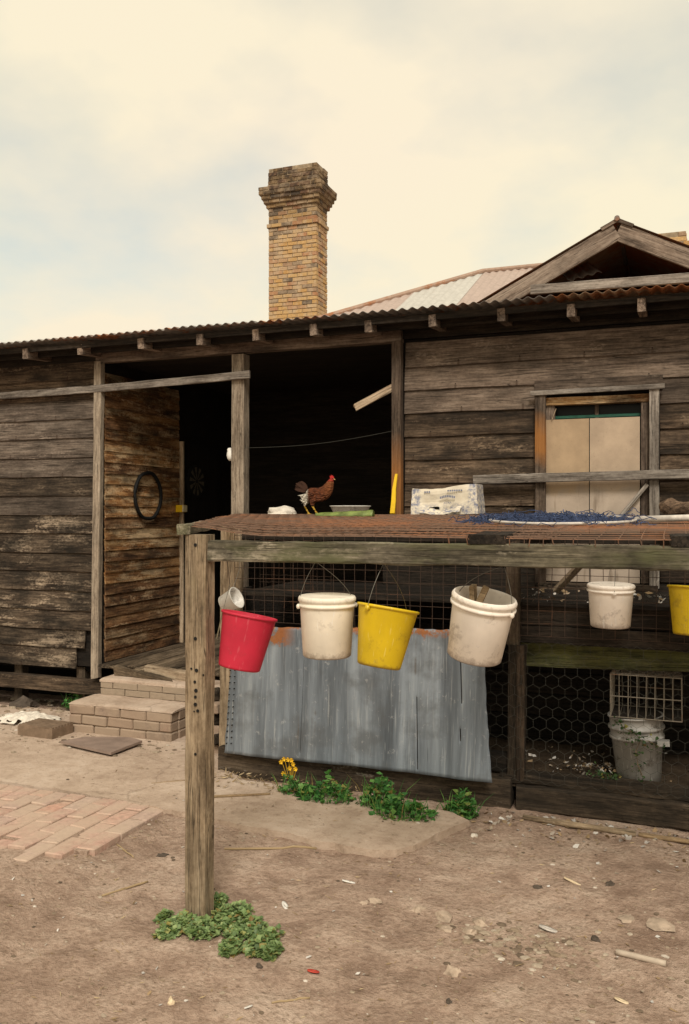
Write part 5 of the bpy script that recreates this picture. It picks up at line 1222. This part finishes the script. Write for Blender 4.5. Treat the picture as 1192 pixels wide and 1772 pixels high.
# scored block, slab, cloth, rubble beside the steps
c = gp(72, 1275, 0.035); bk = empty('vent_brick', (c.x, c.y + 0.12, 0.03), 'grooved brown brick block lying flat beside the bottom step', 'block')
Mk = Matrix.Translation((c.x - 0.06, c.y + 0.12, 0.08)) @ Matrix.Rotation(R(-3), 4, 'Z')
m = MB(); m.box((-0.175, -0.12, -0.055), (0.175, 0.12, 0.02)); m.build('block', M['blockm'], bk, Mk)
for k in range(7): m = MB(); m.box((-0.17, -0.115 + k * 0.034, 0.02), (0.17, -0.095 + k * 0.034, 0.033)); m.build('rib', M['blockm'], bk, Mk)
m = MB(); ol = [gp(105, 1285, 0.05), gp(150, 1277, 0.05), gp(225, 1278, 0.05), gp(246, 1284, 0.05), gp(192, 1305, 0.05), gp(165, 1299, 0.05)]
bm = bmesh.new(); f = bm.faces.new([bm.verts.new((p.x, p.y, 0.062)) for p in ol]); ex = bmesh.ops.extrude_face_region(bm, geom=[f])
for e in ex['geom']:
    if isinstance(e, bmesh.types.BMVert): e.co.z -= 0.018
bmesh.ops.recalc_face_normals(bm, faces=bm.faces[:]); me = bpy.data.meshes.new('slab'); bm.to_mesh(me); bm.free(); me.materials.append(M['slate'])
o = inst('slab', me, Matrix.Identity(4), None); tag(o, 'thin broken grey slab lying on the concrete before the steps', 'slab')
def crumple(name, c, sx_, sy_, mat, label, cat, h=0.05, seed=0, n=22):
    m = MB()
    for j in range(n + 1):
        for k in range(n + 1):
            u_, v_ = k / n * 2 - 1, j / n * 2 - 1
            rad = 1 + 0.25 * noise.noise(Vector((math.atan2(v_, u_) * 1.5, seed, 0)))
            x, y = u_ * sx_ * rad, v_ * sy_ * rad; e = max(abs(u_), abs(v_))
            z = h * (1 - e ** 2) + h * 0.9 * abs(noise.noise(Vector((x * 14, y * 14, seed)))) + 0.006
            m.vert((x, y, z * (0.3 + 0.7 * (1 - e ** 4))))
    for j in range(n):
        for k in range(n):
            if max(abs(k / n * 2 - 1), abs(j / n * 2 - 1)) > 0.8 and noise.noise(Vector((k * 0.4, j * 0.4, seed))) > 0.15: continue
            a0 = j * (n + 1) + k; m.face((a0, a0 + 1, a0 + n + 2, a0 + n + 1))
    o = m.build(name, mat, None, Matrix.Translation(c)); tag(o, label, cat); return o
c = gp(48, 1246, 0.04); crumple('rag', Vector((c.x, c.y, 0.04)), 0.26, 0.17, M['cloth'], 'crumpled white rag on the ground under the weatherboard wall', 'rag', 0.045, 4)
def stone(px, py, wpx, hpx, mat, label, seed, cat='stone', zoff=0.0, grp=None):
    p = onground(px, py); p.z += zoff; d = (-p.x * ST + p.y * CT); s_ = d / F
    o = lump('stone', p - Vector((0, 0, 0.003)), wpx * s_ / 2, wpx * s_ / 2.6, max(0.006, hpx * s_ * 0.62), mat, label, cat, seed, 0.55, sub=2, smooth=False, rotz=seed * 1.3)
    if grp: o['group'] = grp
    return o
stone(40, 1226, 42, 26, M['stone_d'], 'dark angular stone beside the rag under the house wall', 1, zoff=0.03)
stone(147, 1198, 26, 14, M['stone'], 'pale flat stone beside the upper step', 2, zoff=0.2)
stone(378, 1303, 20, 18, M['cloth'], 'white lump beside the coop sleeper end behind the front post', 3, 'lump', zoff=0.01)
stone(783, 1680, 28, 20, M['stone'], 'rounded buff stone alone on the dirt near the bottom edge', 5)
stone(776, 1732, 14, 9, M['stone_d'], 'small black stone below the rounded buff stone', 6)
stone(930, 1537, 20, 10, M['stone_d'], 'dark flat stone on open dirt below the fallen pole', 7)
stone(1056, 1533, 18, 12, M['stone_d'], 'dark brown stone left of the pale gravel patch', 8)
stone(1030, 1627, 20, 14, M['stone_d'], 'dark stone above the short plastic pipe', 9)
stone(281, 1478, 20, 9, M['stone_d'], 'dark flat stone between paving and front post', 10)
stone(448, 1676, 14, 12, M['stone_d'], 'grey stone just below the clover patch', 12)
stone(820, 1446, 16, 8, M['cloth'], 'white scrap with yellow end below the last weed', 13, 'scrap')
stone(768, 1588, 40, 14, M['stone'], 'large pale embedded stone in the rubble patch', 14)
stone(725, 1574, 28, 12, M['stone'], 'flat pale stone at the upper left of the rubble patch', 15)
stone(830, 1598, 30, 16, M['stone'], 'angular pale stone at the right end of the rubble patch', 16)
stone(772, 1608, 24, 10, M['stone'], 'small pale stone at the foot of the rubble patch', 17)
stone(812, 1612, 34, 12, M['stone'], 'long pale stone low in the rubble patch', 18)
stone(648, 1560, 30, 9, M['stone'], 'pale flat stone sunk in dirt left of the rubble patch', 19)
stone(630, 1563, 18, 8, M['stone'], 'small pale pebble left of the sunk flat stone', 20)
stone(296, 1742, 18, 16, M['shell'], 'small yellowish stone at the lower left of the picture', 21)
stone(1090, 1590, 46, 3, M['stone'], 'wide crust of pale gravel near the right edge', 22)
stone(1140, 1600, 60, 3, M['stone'], 'broad pale concrete crust at the right picture edge', 23)
# shells, feather, scraps
def shell(px, py, wpx, label, mat, rz, nm='shell', cat='shell', squash=0.6):
    p = onground(px, py); d = (-p.x * ST + p.y * CT); r_ = wpx * d / F / 2; m = MB()
    m.lathe([(r_, 0.0), (r_ * 0.96, r_ * 0.16), (r_ * 0.6, r_ * 0.12), (0.001, r_ * 0.06)], 20)
    o = m.build(nm, mat, None, Matrix.Translation(p + Vector((0, 0, 0.004))) @ Euler((R(-14), R(8), R(rz))).to_matrix().to_4x4() @ Matrix.Diagonal((1, squash, 1, 1)), True); tag(o, label, cat)
    md = o.modifiers.new('thickness', 'SOLIDIFY'); md.thickness = 0.0025
shell(1075, 1730, 26, 'pale oval shell at the bottom right of the dirt yard', M['shell'], -15)
shell(493, 1564, 26, 'white feather like scrap right of the front post foot', M['white'], -50, 'scrap', 'scrap', 0.4)
shell(603, 1524, 24, 'small white oval scrap below the concrete edge', M['white'], 8, 'scrap', 'scrap', 0.35)
shell(291, 1350, 26, 'white flat scrap on the concrete left of the front post', M['white'], 5, 'scrap', 'scrap', 0.5)
shell(213, 1340, 12, 'tiny white chip on the concrete below the slab', M['white'], 5, 'scrap', 'scrap', 0.6)
shell(268, 1419, 16, 'white crumpled scrap at the corner of the brick paving', M['white'], 25, 'scrap', 'scrap', 0.7)
shell(542, 1682, 22, 'red scrap of plastic on the dirt below the clover', M['redscrap'], 15, 'scrap', 'scrap', 0.7)
shell(990, 1530, 34, 'ragged bone coloured splinter on the dirt at right', M['shell'], -25, 'splinter', 'splinter', 0.2)
shell(430, 1749, 20, 'slim white feather at the bottom edge of the yard', M['white'], 70, 'feather', 'feather', 0.3)
shell(948, 1607, 34, 'grey plastic scrap flat on the dirt at right', M['offwhite'], -10, 'scrap', 'scrap', 0.6)
# sticks and pipes
def stick(name, a_, b_, r_, mat, label, cat, sag=0.0, n=8, z0=0.0, z1=None):
    p, q = gp(*a_, 0), gp(*b_, 0); m = MB(); rn = random.Random(label); pts = []
    Mx = frame(Vector((p.x, p.y, 0)), Vector((q.x - p.x, q.y - p.y, 0)), (0, 0, 1)); L = (q - p).length
    for k in range(n + 1):
        f = k / n; g = p.lerp(q, f); z = max(gz(p.x, p.y) * (1 - f) + gz(q.x, q.y) * f, gz(g.x, g.y) - r_ * 0.3) + r_ * 0.9 + z0
        if r_ > 0.01: z = max(gz(p.x, p.y), gz(q.x, q.y), gz((p.x + q.x) / 2, (p.y + q.y) / 2)) + r_ * 0.7
        jj = 0.0 if r_ > 0.01 else 1.0; pts.append(Mx.inverted() @ Vector((g.x + jj * rn.uniform(-.002, .002), g.y + jj * rn.uniform(-.003, .003), z)))
    m.tube(pts, [r_ * (rn.uniform(0.85, 1.1) if r_ < 0.01 else rn.uniform(0.97, 1.02)) for _ in pts], 9); o = m.build(name, mat, None, Mx, True); tag(o, label, cat); return o
stick('stick', (365, 1388), (468, 1382), 0.008, M['stick'], 'brown stick on the concrete right of the front post', 'stick', z0=0.032)
stick('straw_stalk', (388, 1466), (548, 1465), 0.006, M['straw'], 'long pale stalk lying along the concrete edge', 'stalk')
stick('stick', (176, 1548), (256, 1523), 0.005, M['straw'], 'thin pale stick on the dirt below the brick paving', 'stick')
stick('stick', (202, 1462), (232, 1482), 0.0035, M['straw'], 'tiny straw stalk at the paving corner', 'stick')
stick('pole', (905, 1418), (1100, 1447), 0.018, M['post_foot'], 'brown weathered pole lying along the coop sleeper', 'pole')
stick('pole', (1105, 1446), (1240, 1466), 0.013, M['stick'], 'thin pale pole continuing along the sleeper to the right edge', 'pole')
stick('plastic_pipe', (1066, 1649), (1152, 1670), 0.0125, M['ppipe'], 'short dull plastic pipe on the dirt at lower right', 'pipe')
stick('stick', (470, 1736), (535, 1728), 0.004, M['straw'], 'thin twig at the bottom edge of the yard', 'stick')
stick('twig', (320, 1357), (262, 1362), 0.004, M['stick'], 'short twig on the concrete left of the front post', 'twig', z0=0.032)
# bricks piled behind the post at the corner of the coop
for k, (px, py, zz, rz, ry) in enumerate([(372, 1300, 0.05, 20, 0), (380, 1290, 0.13, -30, 8), (372, 1276, 0.20, 10, -6), (384, 1262, 0.28, 50, 10), (376, 1248, 0.36, -10, 5), (366, 1225, 0.43, 15, 12)]):
    c = at(px, py, 5.75); Mx = Matrix.Translation((c.x - 0.05, 5.72 + 0.02 * (k % 2), zz)) @ Euler((R(ry), R(-ry), R(rz))).to_matrix().to_4x4()
    me = brickmesh('brick', 0.23, 0.11, 0.075, M['sleeper'] if k % 2 else M['st_brick'], 0.008, 900 + k, 0.006)
    o = inst('loose_brick', me, Mx, None); tag(o, ['lowest loose brick in the pile behind the front post', 'second loose brick up in the pile behind the front post', 'third loose brick up in the pile behind the front post', 'fourth loose brick up in the pile behind the front post', 'fifth loose brick up in the pile behind the front post', 'topmost loose brick in the pile behind the front post'][k], 'brick', 'loose bricks piled by the coop corner')

# ================================================================== plants
def leaf(m, p, size, rn, nrm_up=0.6, lobes=5, asp=1.0):
    az = rn.uniform(0, 2 * math.pi); tilt = rn.gauss(0, nrm_up)
    rot = Matrix.Rotation(az, 3, 'Z') @ Matrix.Rotation(tilt, 3, 'X') @ Matrix.Rotation(rn.gauss(0, 0.3), 3, 'Y')
    c = m.vert(p + rot @ Vector((0, size * 0.4, -size * 0.10)))
    ring = []
    n = lobes * 2
    for k in range(n):
        a_ = 2 * math.pi * k / n; r_ = size * (0.55 if k % 2 == 0 else 0.38)
        ring.append(m.vert(p + rot @ Vector((asp * r_ * math.cos(a_), size * 0.4 + r_ * math.sin(a_), 0.05 * size * math.cos(2 * a_)))))
    for k in range(n): m.face((c, ring[k], ring[(k + 1) % n]))
def clump(px, py, wpx, hpx, n, label, mat='leaf', size=0.034, depth=0.6, seed=0, name='weed_clump', z0=0.0, cat='weed', grp='weeds along the foot of the coop', at_=None, up=0.7):
    rn = random.Random(seed); p = at_ if at_ is not None else onground(px, py); d = (-p.x * ST + p.y * CT); s_ = d / F
    rw, rh = wpx * s_ / 2, hpx * s_; root = empty(name, p + Vector((0, 0, z0)), label, cat, grp)
    m = MB(); st_ = MB()
    for k in range(n):
        # several stems, each with leaves around its upper half
        a_ = rn.uniform(0, 2 * math.pi); q = math.sqrt(rn.random())
        x, y = q * rw * math.cos(a_), q * rw * depth * math.sin(a_)
        dome = 1.25 * rh * (1 - 0.75 * q * q) * (0.8 + 0.5 * noise.noise(Vector((x * 9 + seed, y * 9, 0))))
        z = dome * (rn.random() ** 0.6)
        if noise.noise(Vector((x * 16 + seed * 3, y * 16, z * 16))) < -0.22: continue
        leaf(m, p + Vector((x, y, z0 + max(0.006, z))), size * (0.45 + 1.0 * rn.random() ** 1.5), rn, up, rn.choice((3, 4, 5, 6)))
        if k % 7 == 0: st_.tube([p + Vector((x * 0.7, y * 0.7, z0)), p + Vector((x, y, z0 + z))], 0.0018, 4, False)
    for k in range(int(n / 14)):      # a few thin blades sticking out
        a_ = rn.uniform(0, 6.283); b_ = p + Vector((rw * 0.8 * math.cos(a_), rw * depth * 0.8 * math.sin(a_), z0)); L_ = rh * rn.uniform(0.5, 1.1)
        t_ = b_ + Vector((rn.uniform(-.5, .5) * L_ + 0.3 * L_ * math.cos(a_), rn.uniform(-.3, .3) * L_, L_)); m_ = b_.lerp(t_, 0.5) + Vector((0, 0, 0.15 * L_)); w3 = Vector((0.0022, 0, 0))
        i0 = [m.vert(q) for q in (b_ - w3, b_ + w3, m_ + w3, m_ - w3, t_)]; m.face(i0[:4]); m.face((i0[3], i0[2], i0[4]))
    m.build('foliage', M[mat], root); st_.build('stems', M['stem'], root)
    return root
fl = clump(505, 1378, 52, 44, 220, 'dark green weed with yellow flowers left of the other coop weeds', seed=1, size=0.030)
pF = onground(505, 1376)
for k, (px, py) in enumerate([(487, 1318), (492, 1313), (499, 1314), (505, 1315), (508, 1322), (502, 1329), (491, 1338), (512, 1330)]):
    c = at(px, py, pF.y); m = MB()
    for q in range(6):
        t0 = q * math.pi / 3; m.face([m.vert(c + Vector((0, 0, 0))), m.vert(c + Vector((0.012 * math.cos(t0 - .4), -0.006 + 0.006 * math.sin(t0), 0.012 * math.sin(t0 - .4)))), m.vert(c + Vector((0.016 * math.cos(t0), -0.010, 0.016 * math.sin(t0)))), m.vert(c + Vector((0.012 * math.cos(t0 + .4), -0.006, 0.012 * math.sin(t0 + .4))))])
    m.tube([c + Vector((0, 0.004, 0)), Vector((pF.x + (c.x - pF.x) * 0.4, pF.y, 0.10))], 0.0013, 4, False)
    m.build('flower', M['petal'], fl)
clump(562, 1388, 108, 50, 560, 'broad bright green weed clump, second from the coop corner', seed=2)
clump(655, 1402, 76, 62, 380, 'taller green weed clump in the middle of the coop weeds', seed=3)
clump(668, 1360, 40, 34, 110, 'small sprig of weed against the sleeper under the sheet', seed=13, size=0.026)
clump(700, 1418, 118, 52, 520, 'sprawling green weed clump nearest the yard below the sheet', seed=4)
clump(797, 1408, 62, 42, 300, 'small round green weed clump nearest the coop middle post', seed=5)
clump(133, 1230, 56, 34, 240, 'green weed growing beside the upper step under the house', seed=6, z0=0.03, grp=None)
# clover around the front post
rn = random.Random(21); m = MB()
blobs = [(345, 1592, 72, 30), (300, 1610, 40, 22), (400, 1590, 52, 30), (425, 1612, 50, 26), (455, 1635, 45, 24), (400, 1645, 34, 14), (350, 1613, 60, 18), (285, 1590, 22, 8), (470, 1650, 26, 12), (375, 1565, 30, 12)]
for (px, py, wpx, hpx) in blobs:
    p = onground(px, py); s_ = (-p.x * ST + p.y * CT) / F
    for k in range(int(wpx * 11)):
        a_ = rn.uniform(0, 6.283); q = math.sqrt(rn.random()); q *= 0.8 + 0.45 * rn.random(); x = p.x + q * wpx * s_ / 2 * math.cos(a_); y = p.y + q * hpx * s_ * 2.3 / 2 * math.sin(a_) * 1.5
        if noise.noise(Vector((x * 14, y * 14, 3))) < -0.42: continue
        if abs(x - FP.x) < 0.06 and abs(y - FY) < 0.06: continue
        leaf(m, Vector((x, y, gz(x, y) + 0.008 + max(0.0, 0.030 * rn.random() * (1 - q * q * 0.7)))), 0.021 * rn.uniform(0.5, 1.35), rn, 0.45, 4)
o = m.build('ground_cover', M['clover'], None); tag(o, 'low pale green ground cover round the foot of the front post', 'ground cover', kind='stuff')
# vine over the tub
vp = Vector((at(1106, 1300, 5.5).x - 0.02, 5.50, 0)); rn = random.Random(31); vn = empty('vine', (vp.x, 5.5, 0.16), 'thin ivy climbing over the grey tub inside the netting', 'vine')
m = MB(); st_ = MB(); pts = [at(px, py, 5.505) for px, py in [(1112, 1345), (1104, 1325), (1100, 1300), (1108, 1280), (1098, 1268), (1082, 1262), (1072, 1250)]]; pts2 = [at(px, py, 5.505) for px, py in [(1104, 1282), (1122, 1282), (1140, 1292)]]
st_.tube(pts, 0.003, 5); st_.tube(pts2, 0.0025, 5); st_.build('stem', M['stick'], vn)
for q in pts + pts2:
    for k in range(11): leaf(m, q + Vector((rn.gauss(0, 0.022), rn.uniform(-.02, .0), rn.gauss(0, 0.022))), 0.022 * rn.uniform(.6, 1.3), rn, 1.0, 3)
for k in range(90): leaf(m, Vector((vp.x - 0.18 + rn.gauss(0, 0.05), 5.5 + rn.uniform(-.01, .06), 0.18 + abs(rn.gauss(0, 0.03)))), 0.02, rn, 0.8, 3)
m.build('foliage', M['vine'], vn)

# ================================================================== scattered small stuff
rn = random.Random(41)
def pebbles(n, region, smin, smax, mat, name, zf, flatn=0.55, dens=None):
    m = MB(); k = 0
    while k < n:
        x, y = region(rn)
        if dens and rn.random() > dens(x, y): k += 0.2; continue
        s_ = smin + (smax - smin) * rn.random() ** 3.2; base = len(m.v); q = rn.randint(5, 7); rot = rn.uniform(0, 6.28); z = zf(x, y)
        for lv, (rr_, hh) in enumerate(((1.0, -0.15), (0.92, 0.35), (0.5, 0.62))):
            for j in range(q):
                t = rot + 2 * math.pi * j / q; r_ = s_ * rr_ * rn.uniform(0.75, 1.15); m.vert((x + r_ * math.cos(t), y + r_ * 0.8 * math.sin(t), z + s_ * hh * flatn * rn.uniform(0.8, 1.2)))
        for lv in range(2):
            for j in range(q): m.face((base + lv * q + j, base + lv * q + (j + 1) % q, base + lv * q + q + (j + 1) % q, base + lv * q + q + j))
        m.face([base + 2 * q + j for j in range(q)]); k += 1
    o = m.build(name, mat, None); tag(o, kind='stuff'); return o
inpath = lambda x, y: (y > 4.6 and x < -1.2) or (x < -2.9 and 3.5 < y < 4.6)
zsurf = lambda x, y: 0.028 if (y > 4.6 and x < -1.3) else gz(x, y)
clus = lambda x, y: 0.12 + 0.88 * max(0, min(1, 0.45 + 1.5 * noise.noise(Vector((x * 1.6, y * 1.6, 11))))) * (0.25 if inpath(x, y) else 1)
o = pebbles(3000, lambda r: (r.uniform(-3.8, 1.3), r.uniform(2.2, 5.3)), 0.0025, 0.015, M['pebble'], 'gravel', zsurf, dens=clus); tag(o, 'fine pebbles and crumbs scattered over the dirt yard', 'gravel')
o = pebbles(260, lambda r: (r.gauss(-0.62, 0.18), r.gauss(3.68, 0.10)), 0.006, 0.030, M['pebble'], 'rubble', zsurf, 0.4); tag(o, 'patch of small pale rubble trodden into the dirt', 'rubble')
o = pebbles(420, lambda r: (r.gauss(0.48, 0.22), r.gauss(3.75, 0.14)), 0.004, 0.020, M['pebble'], 'rubble', zsurf, 0.4); tag(o, 'crumbly pale gravel near the right edge of the yard', 'rubble')
o = pebbles(260, lambda r: (r.uniform(-5.2, -3.4), r.gauss(5.62, 0.16)), 0.004, 0.028, M['pebble'], 'rubble', lambda x, y: 0.028, 0.5); tag(o, 'broken mortar crumbs on the concrete before the steps', 'rubble')
o = pebbles(260, lambda r: (r.uniform(-6.2, -4.65), r.uniform(5.9, 6.9)), 0.006, 0.045, M['pebble'], 'rubble', lambda x, y: 0.028 if y < 6.45 else 0.0, 0.6); tag(o, 'stones and rubble under the edge of the house', 'rubble')
def flakes(n, region, smin, smax, mat, name, zf, label, tilt=0.5, L=1.0):
    m = MB()
    for _ in range(n):
        x, y = region(rn); s_ = rn.uniform(smin, smax); rot = Matrix.Rotation(rn.uniform(0, 6.28), 3, 'Z') @ Matrix.Rotation(rn.gauss(0, tilt), 3, 'X') @ Matrix.Rotation(rn.gauss(0, tilt), 3, 'Y'); c = Vector((x, y, zf(x, y) + s_ * 0.25 + 0.002))
        ol = [Vector((-s_, -s_ * L * rn.uniform(.3, .6), 0)), Vector((s_ * rn.uniform(.2, .7), -s_ * L * rn.uniform(.4, .7), s_ * .15)), Vector((s_, s_ * L * rn.uniform(-.1, .3), 0)), Vector((s_ * rn.uniform(-.2, .4), s_ * L * rn.uniform(.4, .7), -s_ * .1)), Vector((-s_ * .8, s_ * L * .3, s_ * .1))]
        m.face([m.vert(c + rot @ q) for q in ol])
    o = m.build(name, mat, None); tag(o, label, name.replace('_', ' '), kind='stuff')
flakes(420, lambda r: (r.uniform(-1.15, 1.3), 5.28 - abs(r.gauss(0, 0.22))), 0.004, 0.022, M['litter'], 'litter', gz, 'pale feathers and plastic shreds along the coop sleeper', 0.5)
flakes(320, lambda r: (r.uniform(-3.2, 1.2), r.uniform(2.4, 5.0)), 0.003, 0.013, M['litter'], 'litter', zsurf, 'small pale scraps scattered over the dirt', 0.3)
flakes(260, lambda r: (r.uniform(-2.95, -1.9), r.gauss(5.20, 0.07)), 0.006, 0.028, M['straw'], 'straw', zsurf, 'dry straw and leaf litter at the coop corner', 0.4, 0.3)
flakes(900, lambda r: (r.uniform(-3.6, 1.2), r.uniform(2.3, 5.2)), 0.004, 0.022, M['straw'], 'straw', zsurf, 'dry straw bits scattered over the yard', 0.25, 0.16)
flakes(240, lambda r: (r.uniform(-1.0, 1.4), r.uniform(5.5, 6.3)), 0.005, 0.022, M['litter'], 'litter', lambda x, y: 0.17, 'feathers and scraps on the dark floor of the coop', 0.5)
flakes(200, lambda r: (r.uniform(-1.0, 1.4), r.uniform(5.46, 6.3)), 0.006, 0.028, M['litter'], 'litter', lambda x, y: 1.25, 'droppings and shreds on the upper coop floor', 0.5)
flakes(60, lambda r: (r.gauss(-0.50, 0.10), r.gauss(5.70, 0.05)), 0.006, 0.018, M['litter'], 'litter', lambda x, y: 0.20 , 'heap of pale scraps inside the netting', 0.6)
